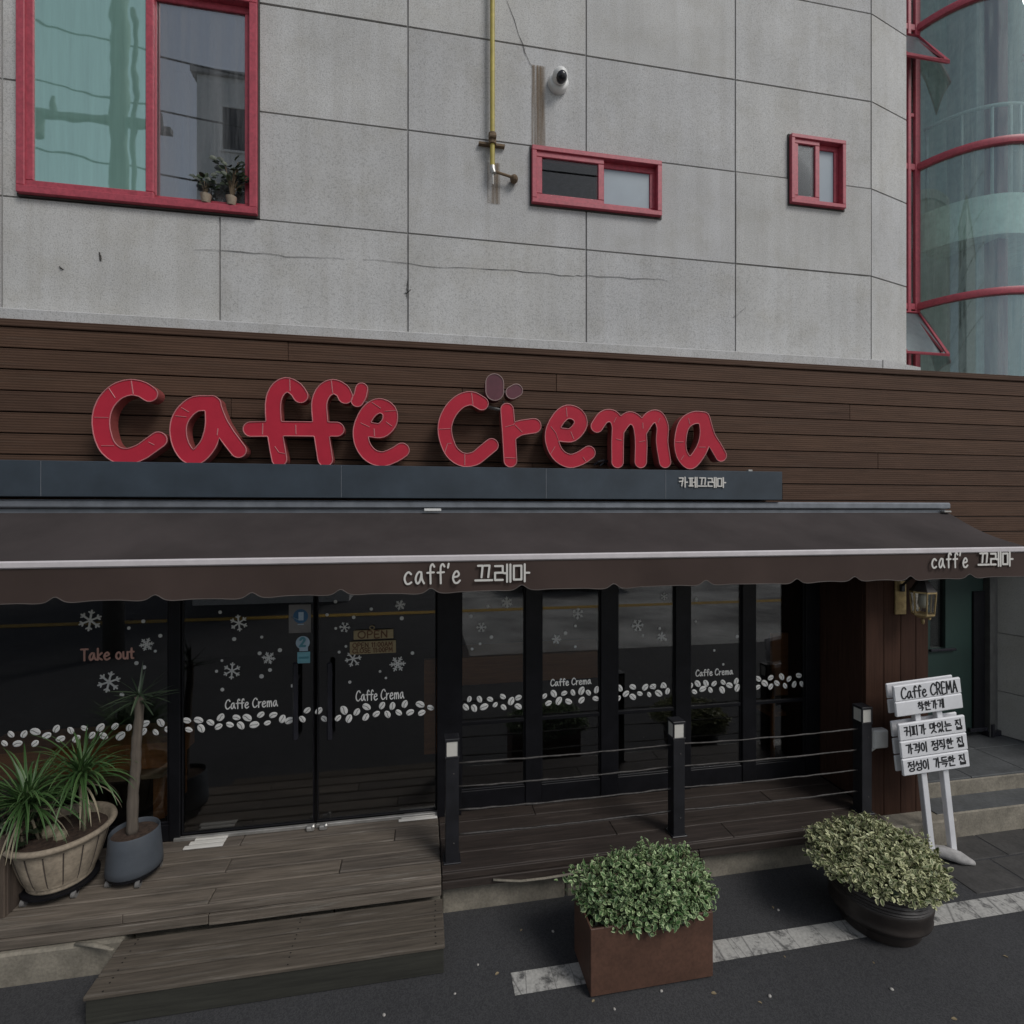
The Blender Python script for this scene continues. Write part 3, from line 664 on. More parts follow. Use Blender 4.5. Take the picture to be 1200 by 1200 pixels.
# hairline crack and small scars
def ribbon(mb, pts, w, y):
    for i in range(len(pts)-1):
        p,q=pts[i],pts[i+1]; d=(q-p); d.y=0; a=Vector((-d.z,0,d.x)).normalized()*w
        mb.add([(p.x-a.x,y,p.z-a.z),(q.x-a.x,y,q.z-a.z),(q.x+a.x,y,q.z+a.z),(p.x+a.x,y,p.z+a.z)],[(0,1,2,3)])
for ck,w_ in (([(228,292),(262,294),(310,297),(345,301),(405,303)],.003),([(424,303),(470,308),(520,313),(575,315),(625,319),(665,323),(690,323),(740,326),(772,327),(782,330)],.0035),
        ([(594,0),(612,52),(624,78)],.003),([(858,372),(865,369),(874,360)],.004),([(478,326),(477.5,338),(477,350)],.008),([(117,296),(118,301),(119,306)],.010),([(69,311),(71.5,314),(74,315)],.012),([(473,344),(478,343),(483,339)],.006)):
    b=MB(); pts=[PY(u+rng.uniform(-1.0,1.0),v+rng.uniform(-.8,.8),YS-.0048) for u,v in smooth_pts(ck,4)]; b.tube(pts,[max(.0012,w_*rng.uniform(.4,1.1)*(1-abs(2*i/(len(pts)-1)-1)**4)) for i in range(len(pts))],5,flat=.3); b.build('crack',M['smudge'],bld)
b=MB(); p,q=PY(623,76,YS),PY(639,172,YS); b.add([(p.x,YS-.0052,q.z),(q.x,YS-.0052,q.z),(q.x,YS-.0052,p.z),(p.x,YS-.0052,p.z)],[(0,1,2,3)])
p,q=PY(571,190,YS),PY(586,240,YS); b.add([(p.x,YS-.0052,q.z),(q.x,YS-.0052,q.z),(q.x,YS-.0052,p.z),(p.x,YS-.0052,p.z)],[(0,1,2,3)]); b.build('rust_stain',M['stain'],bld)

def rect_frame(mb,x0,x1,z0,z1,y0,y1,w,c=.004,wb=None):
    wb=wb or w
    mb.box(x0,x1,y0,y1,z0,z0+wb,c); mb.box(x0,x1,y0,y1,z1-w,z1,c); mb.box(x0,x0+w,y0+.001,y1-.001,z0+wb-.001,z1-w+.001,c); mb.box(x1-w,x1,y0+.001,y1-.001,z0+wb-.001,z1-w+.001,c)
def slider(win, xm, fw, sw, gl, gr):
    x0,x1,z0,z1=win
    f=MB(); rect_frame(f,x0,x1,z0,z1,4.255,4.40,fw); fr=f.build('window',M['pink'],bld)
    d=MB(); rect_frame(d,x0-.012,x1+.012,z0-.012,z1+.012,4.289,4.33,.016,.0); d.build('sealant',M['smudge'],fr)
    for (a,b_,y,g) in ((x0+fw-.006,xm+sw/2,4.270,gl),(xm-sw/2,x1-fw+.006,4.312,gr)):
        s=MB(); rect_frame(s,a,b_,z0+fw-.008,z1-fw+.008,y,y+.034,sw,.005); so=s.build('sash',M['pink'],fr)
        p=MB(); p.box(a+sw-.005,b_-sw+.005,y+.013,y+.020,z0+fw+sw-.014,z1-fw-sw+.014); p.build('pane',g,fr)
    return fr
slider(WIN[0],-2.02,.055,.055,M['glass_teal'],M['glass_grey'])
slider(WIN[1],1.545,.042,.055,M['glass_small'],M['glass_frost'])
slider(WIN[2],3.69,.038,.050,M['glass_small'],M['glass_frost'])
# what shows inside: an inner white frame and a shelf
b=MB(); rect_frame(b,-2.0,-1.34,5.05,6.45,4.62,4.68,.09); b.build('inner_frame',M['white'],bld)
MB().box(-2.88,-1.27,4.86,4.90,4.7,7.2).build('added_pale_panel',M['interior'],bld)  # added pale panel, gives the grey pane a light backdrop
b=MB(); b.box(-2.83,-1.30,4.42,4.60,5.03,5.075); b.build('window_sill',M['white'],bld)
b=MB(); rect_frame(b,1.05,1.50,5.3,5.72,4.66,4.70,.05); b.build('inner_frame',M['white'],bld)
b=MB(); b.box(.95,1.2,4.55,4.62,5.3,5.56); b.build('cardboard_box',M['orange_wood'],bld)
for px,hh,cnt,lab,cat in ((-1.45,.36,60,'bushy dark house plant in the corner of the big upstairs window','plant'),(-1.63,.17,20,'small low house plant on the upstairs window sill, beside the bushier one','plant')):
    t=thing('house_plant',lab,cat,(px,4.275,5.108),'plants on the upstairs window sill')
    zp=5.108; b=MB(); b.lathe([(.0,zp),(.028,zp),(.040,zp+.065),(.034,zp+.065),(.028,zp+.055),(0,zp+.055)],px,4.275,16); b.build('pot',M['terracotta'],t,40)
    b=MB(); f=MB()
    for k in range(cnt):
        a=rng.uniform(0,6.28); r=rng.uniform(.02,.12)*min(1.1,hh/.30); z=zp+.06+rng.uniform(.25,1)*hh*.8; tip=Vector((min(px+r*math.cos(a),-1.33),4.27+r*.4*math.sin(a),z)); tip.y=min(tip.y,4.30)
        if k%4==0: b.tube([(px,4.275,zp+.05),((px+tip.x)/2,4.27,(zp+.05+z)/2+.02),tuple(tip)],.004,5)
        f.leaf(tip,Vector((math.cos(a),-.3+math.sin(a)*.3,rng.uniform(-.3,.5))),Vector((rng.uniform(-.4,.4),-1,.6)),.055,.042)
    b.build('stem',M['stem'],t); stuff(f.build('foliage',M['leaf_dark'],t))

# ------------------------------------------------------------------ gas pipe, cctv on the stone wall
t=thing('gas_pipe','yellow gas pipe running down the stone wall to a capped elbow','pipe',(.55,4.24,5.55))
b=MB(); x=PY(577,100,4.24).x; zt,zb=9.0,PY(577,197,4.24).z; b.tube([(x,4.24,zt),(x,4.24,zb)],.020,14); b.build('pipe',M['yellow'],t,60)
b=MB(); zc=PY(577,163,4.24).z; b.tube([(x,4.24,zc-.045),(x,4.24,zc+.045)],.033,14); b.box(x-.11,x+.11,4.265,4.30,zc-.03,zc-.012); b.tube([(x-.028,4.205,zc),(x+.028,4.205,zc)],.016,8); b.build('clamp',M['rust'],t)
b=MB(); b.tube([(x,4.24,zb+.01),(x,4.235,zb-.02),(x+.012,4.23,zb-.05)],[.026,.026,.020],12); b.tube([(x,4.235,zb-.045),(x+.004,4.235,zb-.14)],[.010,.006],8); b.build('elbow',M['alu'],t)
b=MB(); q=PY(603,209,4.235); b.tube([(x+.01,4.232,zb-.03),(q.x-.01,4.25,q.z+.015)],.011,8); b.ball((q.x,4.26,q.z+.01),.035,.04,.035); b.build('stub_pipe',M['rust'],t)
c=PY(655,95,4.26); t=thing('cctv_camera','white dome security camera on the stone wall above the small window','camera',tuple(c))
b=MB()
def yl(mb,prof,cx,cz,n=28,dz=0):
    """turned profile round the Y axis"""
    vs=[];fs=[]
    for r,y in prof:
        for k in range(n): a=2*math.pi*k/n; vs.append((cx+r*math.cos(a),y,cz+r*math.sin(a)+dz*(YS-y)))
    for i in range(len(prof)-1):
        for k in range(n): k2=(k+1)%n; fs.append((i*n+k,i*n+k2,(i+1)*n+k2,(i+1)*n+k))
    mb.add(vs,fs)
yl(b,[(.088,YS),(.088,4.265),(.080,4.25),(.066,4.245),(.0,4.245)],c.x,c.z); b.build('base_ring',M['white'],t,45)
b=MB(); b.ball((c.x,4.225,c.z+.012),.066,.07,.066,20,12); b.build('ball_housing',M['white'],t,True)
b=MB(); b.ball((c.x+.004,4.195,c.z-.018),.047,.05,.047,16,10); b.build('lens_window',M['handle'],t,True)

# ================================================================== TIMBER FASCIA
YC=4.12
clad=thing('timber_fascia','long brown ribbed timber fascia of horizontal boards behind the red shop sign','fascia',(0,YC,2.3))
zt=4.085; rowz=[zt-.05]+[zt-.05-.1485*k for k in range(1,13)]
b=MB(); b.box(-4.6,8.2,YC-.012,YC+.1,zt-.052,zt,.004); b.build('cap_board',M['clad'],clad)
b=MB(); b.box(-4.6,8.2,YC+.024,YC+.06,2.25,zt-.06); b.build('backing',M['black'],clad)
joints={1:[1.1],2:[.32,3.9],3:[-1.4],4:[2.32],5:[-.8,4.2],6:[.9],7:[-2.2,3.2],8:[1.9],9:[-.5,4.6],10:[2.7],11:[.2]}
for k in range(12):
    z1=rowz[k]-.006; z0=rowz[k+1]+.002; xs=[-4.6]+joints.get(k,[-2.3 if k%2 else -1.0])+[8.2]
    for i in range(len(xs)-1):
        me=MB().box(xs[i]+.0015-xs[i],xs[i+1]-xs[i]-.0015,-.0,.022,0,z1-z0,.003).mesh('board',M['clad'])
        inst('board',me,clad,(xs[i],YC+rng.uniform(-.002,.002),z0))

# ================================================================== SHOP SIGN
YT=3.92
sign=thing('shop_sign','big red Caffe Crema letters standing on a slate blue tray','shop sign',(0,YT,2.84))
xr=PY(917,560,YT).x; zt1=PY(478,546,YT).z; zb1=PY(478,584,YT).z
b=MB(); b.box(-4.6,xr,YT,4.115,zb1,zt1,.004); b.build('tray',M['slate'],sign)
b=MB()
for u in (48,400,640,780): p=PY(u,565,YT); b.box(p.x-.0015,p.x+.0015,YT-.0025,YT+.003,zb1+.004,zt1-.004)
b.build('tray_seam',M['steel'],sign)
b=MB(); q=PY(884,548,YT); b.box(q.x-.02,q.x+.02,YT+.05,YT+.09,zt1,zt1+.018,.003); b.build('clip',M['alu'],sign)
YL0,YL1=3.945,4.045
def letter(origin, k, strokes, hw, name='letter', mats=('red','red_side','trim'), y0=YL0, y1=YL1):
    st=[]
    for s in strokes:
        w=hw
        if isinstance(s,tuple): s,w=s
        pp=[PY(origin[0]+a/k,origin[1]+c/k,y0) for a,c in s]; w3=abs(PY(600+w/k,500,y0).x-PY(600,500,y0).x)
        # local scale follows the viewing distance of that place on the sign
        ux=origin[0]+sum(a for a,_ in s)/len(s)/k; w3=(PY(ux,500-w/k,y0).z-PY(ux,500,y0).z)
        pts=[(p.x,p.z) for p in pp]; st.append((smooth_pts(pts,5) if len(pts)>2 else pts,w3*1.06))
    lo=[simplify(l,.0012) for l in contours(st,.008)]
    me=MB(); solid(me,lo,y0,y1)
    nf=len(me.f); o=me.build(name,[M[mats[0]],M[mats[1]]],sign)
    for p in o.data.polygons:
        if abs(p.normal.y)<.5: p.material_index=1
    tb=MB()
    for l in lo: tb.loop_tube([(x_,y0-.001,z_) for x_,z_ in l],0.0044,5)
    tb.build('edge_trim',M[mats[2]],o,True); return o
def seams(o, origin, k, segs):
    for s in segs:
        pts=[PY(origin[0]+a/k,origin[1]+c/k,YL0) for a,c in s]
        MB().tube([(p.x,YL0-.0006,p.z) for p in pts],.0038,5,flat=.8).build('face_seam',M['trim'],o)
K=40/7
A=(90,420); o=letter(A,K,[[(485,238),(430,205),(350,195),(262,228),(192,305),(163,400),(170,500),(205,590),(270,645),(350,655),(430,628),(495,582),(548,545)]],49)
seams(o,A,K,[[(365,150),(378,238)],[(215,200),(258,265)],[(118,395),(212,397)],[(165,585),(250,585)],[(480,560),(520,580)]])
o=letter(A,K,[[(912,305),(860,300),(785,310),(715,370),(680,455),(690,560),(735,640),(790,662),(838,632),(888,560),(915,450),(912,320)],[(905,300),(950,420),(1010,520),(1082,615)]],47)
seams(o,A,K,[[(700,330),(752,360)],[(660,385),(735,393)],[(945,470),(940,515)]])
A=(280,420); o=letter(A,K,[[(412,250),(380,205),(320,178),(262,210),(230,290),(232,420),(250,560),(270,675)],[(80,475),(240,472),(400,472),(530,474),(655,475)],[(712,255),(690,215),(630,190),(570,222),(538,300),(545,430),(560,560),(578,675)]],45)
seams(o,A,K,[[(340,138),(342,218)],[(160,435),(158,510)],[(240,590),(268,630),(308,638)],[(618,145),(628,232)],[(380,445),(382,508)]])
letter(A,K,[[(822,205),(812,250),(792,285)]],37,'apostrophe')
o=letter(A,K,[[(880,478),(955,482),(1008,425),(1005,352),(940,318),(868,360),(818,465),(825,570),(880,648),(960,675),(1040,648),(1092,615)]],45)
seams(o,A,K,[[(890,295),(950,335)],[(975,355),(1058,348)],[(815,432),(875,460)],[(985,425),(1025,455)],[(905,470),(908,520)]])
A=(500,420); o=letter(A,K,[[(368,302),(300,268),(222,290),(155,360),(122,450),(130,540),(170,630),(240,678),(320,672),(385,622),(435,582)]],42)
seams(o,A,K,[[(80,475),(160,470)],[(118,640),(140,570),(165,570)],[(300,230),(310,310)],[(255,640),(255,715)]])
o=letter(A,K,[([(538,345),(550,500),(560,685)],41),([(560,505),(620,468),(718,452)],46)],42)
seams(o,A,K,[[(525,460),(580,445),(598,420)],[(590,445),(640,495)],[(525,665),(595,668)]])
o=letter(A,K,[[(905,512),(975,512),(1030,445),(1012,382),(945,358),(885,400),(840,490),(845,580),(890,655),(960,688),(1030,668),(1085,632)]],42)
seams(o,A,K,[[(830,455),(865,500),(880,545)],[(830,640),(860,590)],[(935,330),(940,390)],[(965,490),(985,540)],[(1045,660),(1065,690)]])
letter(A,K,[([(455,165),(455,192),(455,222)],57)],57,'bean_emblem',('bean_dark','bean_dark','bean_trim'))
letter(A,K,[([(572,230),(600,215)],40)],40,'bean_emblem',('bean_dark','bean_dark','bean_trim'))
A=(650,420); o=letter(A,K,[[(282,455),(330,392),(390,390),(422,450),(420,560),(420,692)],[(425,480),(475,412),(520,402),(562,445),(578,560),(575,692)],[(585,475),(635,402),(690,392),(722,460),(718,560),(738,692)]],39)
seams(o,A,K,[[(395,430),(412,395)],[(412,540),(450,550)],[(565,560),(605,552)],[(690,430),(705,400)],[(590,430),(592,470)]])
o=letter(A,K,[[(1000,400),(930,398),(865,445),(840,550),(850,640),(895,698),(935,682),(990,595),(1010,500),(1000,405)],[(1003,410),(1035,520),(1078,590),(1112,650)]],38)
seams(o,A,K,[[(810,560),(862,560)],[(965,595),(1010,595)],[(895,400),(905,440)],[(845,680),(865,650)]])
# connector bars and wiring left on the tray
b=MB(); p,q=PY(572,477,4.0),PY(588,481,4.0); b.tube([p,q],.013,6); p,q=PY(590,470,4.0),PY(591,478,4.0); b.tube([p,q],.006,6); p,q=PY(588,461,4.0),PY(594,459,4.0); b.tube([p,q],.008,6)
p,q=PY(425,471,4.0),PY(436,473,4.0); b.tube([p,q],.008,6); b.build('letter_strut',M['greymetal'],sign)
b=MB(); b.tube([PY(696,545,4.04),PY(701,541,4.02),PY(708,539,4.02),PY(713,541,4.03),PY(718,546,4.03)],.009,6); b.tube([PY(703,546,4.03),PY(709,541,4.03),PY(716,538,4.04)],.007,6); b.build('wiring',M['handle'],sign)
p,q=PY(795,571,YT),PY(851,560.5,YT); b=MB(); text_mesh(b,'카페끄레마',p.x,q.x,p.z,q.z,YT-.012,YT+.001,.058); b.build('tray_lettering',M['lettering'],sign)

# ================================================================== AWNING
aw=thing('awning','dark brown retractable awning with white front bar and scalloped valance','awning',(0,3.33,2.45))
xe=4.815; YF=3.33; YB=3.95
b=MB(); b.box(-4.6,xe,YB,4.115,2.765,2.826,.012); b.box(-4.6,xe-.02,YB+.03,4.112,2.70,2.764,.006); b.build('cassette',M['steel'],aw)
b=MB(); b.box(xe-.10,xe-.02,YB-.02,YB+.02,2.735,2.752,.004); b.build('end_bracket',M['alu'],aw)
z0,z1=2.733,2.462; b=MB(); nx,ny=70,8; vs=[]
for j in range(ny+1):
    for i in range(nx+1):
        x=-4.6+(xe-.01+4.6)*i/nx; t=j/ny; vs.append((x,(YB+.02)*(1-t)+(YF+.02)*t,z0*(1-t)+z1*t-(.022+.012*abs(math.sin(x*.78+.6)))*math.sin(math.pi*t)+.004*math.sin(x*7.3+t*2)*math.sin(math.pi*t)**2+.003*math.sin(x*17)*t*(1-t)))
b.add(vs,[(j*(nx+1)+i,j*(nx+1)+i+1,(j+1)*(nx+1)+i+1,(j+1)*(nx+1)+i) for j in range(ny) for i in range(nx)]); b.build('canopy_fabric',M['fabric'],aw,True)
b=MB(); b.box(-4.6,xe+.01,YF,YF+.05,2.418,2.461,.008); b.build('front_bar',M['whitebar'],aw)
# valance with its wavy lower hem
def hem(x):
    z=2.222-.004*math.sin((x+.2)*5.0)
    for c in VN:
        d=abs(x-c); z+=.030*math.exp(-(d/.035)**2)-.006*math.exp(-((d-.10)/.06)**2)
    return z
VN=[PY(u,695,YF).x for u in (-55,62,182,294,399,505,612,720,828,936,1002,1068,1138)]
vs=[];xs=np.arange(-4.6,xe+.001,.015); b=MB(); ny=6
for x in xs:
    for j in range(ny+1):
        t=j/ny; z=2.424*(1-t)+hem(x)*t; vs.append((x,YF+.012+.010*t*math.sin(x*5.1)+.004*t*math.sin(x*13),z))
b.add(vs,[(i*(ny+1)+j,(i+1)*(ny+1)+j,(i+1)*(ny+1)+j+1,i*(ny+1)+j+1) for i in range(len(xs)-1) for j in range(ny)]); va=b.build('valance',M['valance'],aw,True)
b=MB(); b.tube([(x,YF+.012+.010*math.sin(x*5.1)+.004*math.sin(x*13),hem(x)) for x in xs],.0032,5); b.build('hem',M['hem'],va,True)
def val_text(t,u0,u1,vb,vt,hw):
    p,q=PY(u0,vb[0],YF),PY(u1,vb[0],YF); zt_=PY(u0,vt,YF).z
    b=MB(); text_mesh(b,t,p.x,q.x,p.z,zt_,YF-.004,YF-.001,hw,None,0.0,.20); b.build('valance_lettering',M['lettering'],va)
val_text("caff'e",473,543,(684.5,),661.5,.075); val_text('끄레마',557,623,(683,),663,.055)
val_text("caff'e",1091,1136,(665.5,),648,.085); val_text('끄레마',1146,1188,(664,),648.5,.065)
# folding arms and roller bar seen from below
for xa in (-3.2,1.2,4.4):
    b=MB(); b.tube([(xa,4.1,2.66),(xa+.35,3.75,2.55),(xa,YF+.05,2.45)],.018,8); b.build('folding_arm',M['black'],aw,True)
t=thing('paper_slip','small white slip stuck under the grey awning casing','slip',tuple(PY(507,597,3.94)))
p,q=PY(497,599,3.94),PY(517,596,3.94); MB().box(p.x,q.x,3.938,3.948,p.z,q.z,.003).build('slip',M['white'],t)

# ================================================================== CAFE FRONT
YG=4.18; ZD=.31
X=lambda u,Y=YG: PY(u,600,Y).x
cafe=thing('cafe_storefront','dark glass cafe front with black frames, snowflakes and a band of coffee beans','shopfront',(0,YG,ZD))
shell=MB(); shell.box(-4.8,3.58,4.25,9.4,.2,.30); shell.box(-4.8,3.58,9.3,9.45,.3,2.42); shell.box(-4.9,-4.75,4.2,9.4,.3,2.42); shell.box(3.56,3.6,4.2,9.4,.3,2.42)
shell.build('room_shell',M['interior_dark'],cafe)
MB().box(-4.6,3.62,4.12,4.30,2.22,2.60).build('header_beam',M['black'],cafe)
posts=[(200,213),(512,540),(615,634),(703,723),(790,808),(868,884),(942,958)]
for u0,u1 in posts:
    MB().box(X(u0),X(u1),YG-.03 if u0!=512 else YG-.07,YG+.05,ZD,2.23,.004).build('post',M['black'],cafe)
MB().box(-4.6,X(200),YG-.02,YG+.04,ZD,ZD+.12,.004).build('bottom_rail',M['black'],cafe)
for (ua,ub) in ((540,615),(634,703),(723,790),(808,868),(884,942)):
    MB().box(X(ua),X(ub),YG-.02,YG+.04,ZD,ZD+.16,.004).build('bottom_rail',M['black'],cafe)
    MB().box(X(ua),X(ub),YG-.012,YG+.03,1.00,1.03,.003).build('mid_rail',M['black'],cafe)
def bean_mesh(k):
    b=MB(); n=14; vs=[(0,-.004,0)]; L,W=.034,.0245
    for rr,y in ((.8,-.0035),(1,0)):
        for i in range(n):
            a=2*math.pi*i/n; vs.append((L*rr*math.cos(a)*(1+.05*math.sin(3*a+k)),y,W*rr*math.sin(a)))
    fs=[(0,1+i,1+(i+1)%n) for i in range(n)]+[(1+i,1+n+i,1+n+(i+1)%n,1+(i+1)%n) for i in range(n)]
    b.add(vs,fs); nf=len(b.f)
    pts=[(L*t*.85,-.0046,W*.16*math.sin(3*t+k)) for t in (-1,-.5,0,.5,1)]
    for i in range(4):
        p,q=pts[i],pts[i+1]; b.add([(p[0],p[1],p[2]-.0028),(q[0],q[1],q[2]-.0028),(q[0],q[1],q[2]+.0028),(p[0],p[1],p[2]+.0028)],[(0,1,2,3)])
    me=b.mesh('bean_sticker',[M['decal'],M['decal_line']])
    for p in me.polygons:
        if p.index>=nf: p.material_index=1
    return me
BEAN=[bean_mesh(k) for k in (0,1.7,3.1)]
def flake_mesh(kind):
    st=[]
    for i in range(6):
        a=math.pi/3*i+.2; d=np.array((math.cos(a),math.sin(a))); st.append(([tuple(d*.12),tuple(d)],.085))
        for f in ((.62,.30),(.36,.2)) if kind else ((.68,.28),):
            for s in (-1,1):
                e=np.array((math.cos(a+s*.95),math.sin(a+s*.95))); st.append(([tuple(d*f[0]),tuple(d*f[0]+e*f[1])],.07))
        if kind: st.append(([tuple(d*.26),(.26*math.cos(a+math.pi/3),.26*math.sin(a+math.pi/3))],.06))
    b=MB(); solid(b,[simplify(l,.01) for l in contours(st,.035)],-.0035,.0)
    return b.mesh('snowflake_sticker',M['decal_dim'])
FLAKE=[flake_mesh(0),flake_mesh(1)]
b=MB(); b.add([(0,-.003,0)]+[(math.cos(t),0,math.sin(t)) for t in np.linspace(0,2*math.pi,11)[:-1]],[(0,1+i,1+(i+1)%10) for i in range(10)]); DOT=b.mesh('snow_dot_sticker',M['decal_dim'])
def beans(parent,o,k,pts,Y):
    for i,(a,c) in enumerate(pts):
        p=PY(o[0]+a/k,o[1]+c/k,Y); s=rng.uniform(.82,1.1)*(1 if i%3 else .88)
        inst('bean_sticker',BEAN[i%3],parent,(p.x,Y-.0012,p.z),(0,-R(rng.choice([32,-40,50,-25,68,-55,20,-62])+rng.uniform(-8,8)),0),(s,1,s))
def flakes(parent,fl,dots,Y):
    for i,(u,v,r) in enumerate(fl):
        p=PY(u,v,Y); s=r*Y/600*.95; inst('snowflake_sticker',FLAKE[i%2],parent,(p.x,Y-.0012,p.z),(0,R(rng.uniform(0,60)),0),(s,1,s))
    for u,v in dots:
        p=PY(u,v,Y); s=rng.uniform(.010,.017); inst('snow_dot_sticker',DOT,parent,(p.x,Y-.0012,p.z),None,(s,1,s))
def brand(parent,u0,u1,vb0,vb1,vt0,Y):
    p,q=PY(u0,vb0,Y),PY(u1,vb1,Y); zt_=PY(u0,vt0,Y).z
    b=MB(); text_mesh(b,'Caffe Crema',p.x,q.x,p.z,zt_,Y-.0045,Y-.0012,.085); b.build('name_lettering',M['decal'],parent)
def glazed(name,x0,x1,z0,z1,Y,frame,w=.03):
    f=MB(); rect_frame(f,x0,x1,z0,z1,Y-.012,Y+.03,w,.003); o=f.build(name,M['black'],cafe)
    b=MB(); b.box(x0+w-.004,x1-w+.004,Y,Y+.008,z0+w-.004,z1-w+.004); b.build('pane',M['glass_dark'],o); return o
def on(o,k,L): return [(o[0]+a/k,o[1]+c/k) for a,c in L]
# left window
w=glazed('window',-4.6,X(200),ZD+.12,2.23,YG,0,.02); Yd=YG
beans(w,(0,680),60/13,[(60,833),(130,832),(192,818),(253,840),(305,803),(383,812),(456,800),(543,797),(622,790),(698,797),(785,775),(870,770),(25,882),(95,883),(190,882),(328,858),(413,857),(497,838),(560,842),(652,842),(775,818),(842,822),(915,808)],Yd)
flakes(w,[(106,727,11),(172,755,7),(128,799,11)],[(151,736),(168,728),(188,745),(182,763),(160,777),(169,782),(143,814)],Yd)
p,q=PY(95,774,Yd),PY(158,771,Yd); zt_=PY(95,760.5,Yd).z; b=MB(); text_mesh(b,'Take out',p.x,q.x,p.z,zt_,Yd-.0045,Yd-.0012,.10); b.build('take_out_lettering',M['decal_pink'],w)
for (ua,va,ub,vb) in ((35,735,37,870),(82,735,82,865),(105,740,106,860)):
    pass
# doors
d1=glazed('door',X(213)+.004,X(369)-.004,ZD+.03,2.22,YG,0,.009); d2=glazed('door',X(371)+.004,X(512)-.004,ZD+.03,2.22,YG,0,.009)
k=60/17
beans(d1,(200,680),k,[(67,580),(115,578),(165,588),(207,567),(272,567),(317,568),(373,556),(424,557),(462,573),(75,618),(126,612),(198,605),(245,597),(290,600),(346,597),(400,590),(490,580),(545,574),(565,538)],Yd)
beans(d2,(200,680),k,[(613,540),(635,573),(717,537),(770,545),(810,523),(874,518),(917,520),(968,512),(1032,513),(1075,527),(692,570),(737,572),(807,566),(850,553),(897,554),(943,547),(990,546),(1038,548)],Yd)
flakes(d1,[(280,730,9),(315,771,7),(272,786,9)],on((200,680),k,[(205,132),(377,235),(263,243),(212,332),(452,289),(190,376),(411,371),(376,397),(214,452),(368,302)]),Yd)
flakes(d2,[(404,735,6),(469,709,6),(414,772,9),(466,778,9)],on((200,680),k,[(682,88),(830,119),(757,153),(956,157),(683,199),(697,297),(1000,301),(866,377),(890,404),(741,421),(725,273),(647,143)]),Yd)
brand(d1,264,326,831,827.5,820,Yd); brand(d2,417,474,821.5,818,809.5,Yd)
for d,u in ((d1,346),(d2,386)):
    x=X(u,4.11); b=MB(); b.box(x-.02,x+.02,4.10,4.125,PY(u,868,4.11).z,PY(u,776,4.11).z,.012)
    for zz in (1.0,1.45): b.box(x-.012,x+.012,4.12,YG+.004,zz,zz+.03)
    b.build('handle',M['handle'],d)
def plate(name,u0,v0,u1,v1,Y,t,mat,parent,c=.002):
    p,q=PY(u0,v1,Y),PY(u1,v0,Y); return MB().box(p.x,q.x,Y-t,Y-.001,p.z,q.z,c).build(name,M[mat],parent)
def round_plate(mb,u,v,r,Y,t):
    p=PY(u,v,Y); rr=r*Y/600*1.05; mb.add([(p.x,Y-t,p.z)]+[(p.x+rr*math.cos(a),Y-t,p.z+rr*math.sin(a)) for a in np.linspace(0,2*math.pi,25)[:-1]],[(0,1+i,1+(i+1)%24) for i in range(24)])
stk=plate('notice_sticker',338.5,708,364.5,742,Yd,.004,'poster_grey',d1)
b=MB(); round_plate(b,352.5,722,7.5,Yd,.0052); b.build('sticker_print',M['poster_blue'],stk)
b=MB(); p,q=PY(350,727,Yd),PY(356,717,Yd); b.box(p.x,q.x,Yd-.0072,Yd-.0054,p.z,q.z,.001); p,q=PY(343,723,Yd),PY(350,726,Yd); b.tube([(p.x,Yd-.006,p.z),(q.x,Yd-.006,q.z)],.012,6,flat=.2); p,q=PY(349,732,Yd),PY(356,731,Yd); b.box(p.x,q.x,Yd-.0062,Yd-.0042,q.z-.006,p.z+.006); b.build('sticker_mark',M['poster_pale'],stk)
stk=plate('teal_sticker',348.5,763.5,363.5,777.5,Yd,.004,'teal_card',d1)
b=MB(); round_plate(b,355,753,7,Yd,.004); p,q=PY(351,763,Yd),PY(361,756,Yd); b.box(p.x,q.x,Yd-.0058,Yd-.0045,p.z,q.z); b.build('round_tab',M['poster_pale'],stk)
b=MB(); c=PY(355,752,Yd); text_mesh(b,'2',c.x-.024,c.x+.026,c.z-.032,c.z+.032,Yd-.0085,Yd-.0061,.12); p,q=PY(350,772,Yd),PY(362,769,Yd); b.box(p.x,q.x,Yd-.0056,Yd-.0041,p.z,q.z); b.build('sticker_print',M['teal_dark'],stk)
plate('lock_sticker',341,801.5,348.5,805.5,YG-.013,.004,'decal',d1)
# hinges, threshold
b=MB(); b.box(X(206),X(371)-.003,4.138,4.166,ZD,ZD+.026,.003); b.box(X(371)+.003,X(513),4.138,4.166,ZD,ZD+.026,.003); b.build('threshold',M['alu'],cafe)
for u in (364,379):
    x=X(u,4.12); b=MB(); b.box(x-.03,x+.03,4.095,4.137,ZD,ZD+.035,.008); b.ball((x+.02,4.11,ZD+.03),.018,.02,.02,8,5); b.build('floor_hinge',M['alu'],cafe)
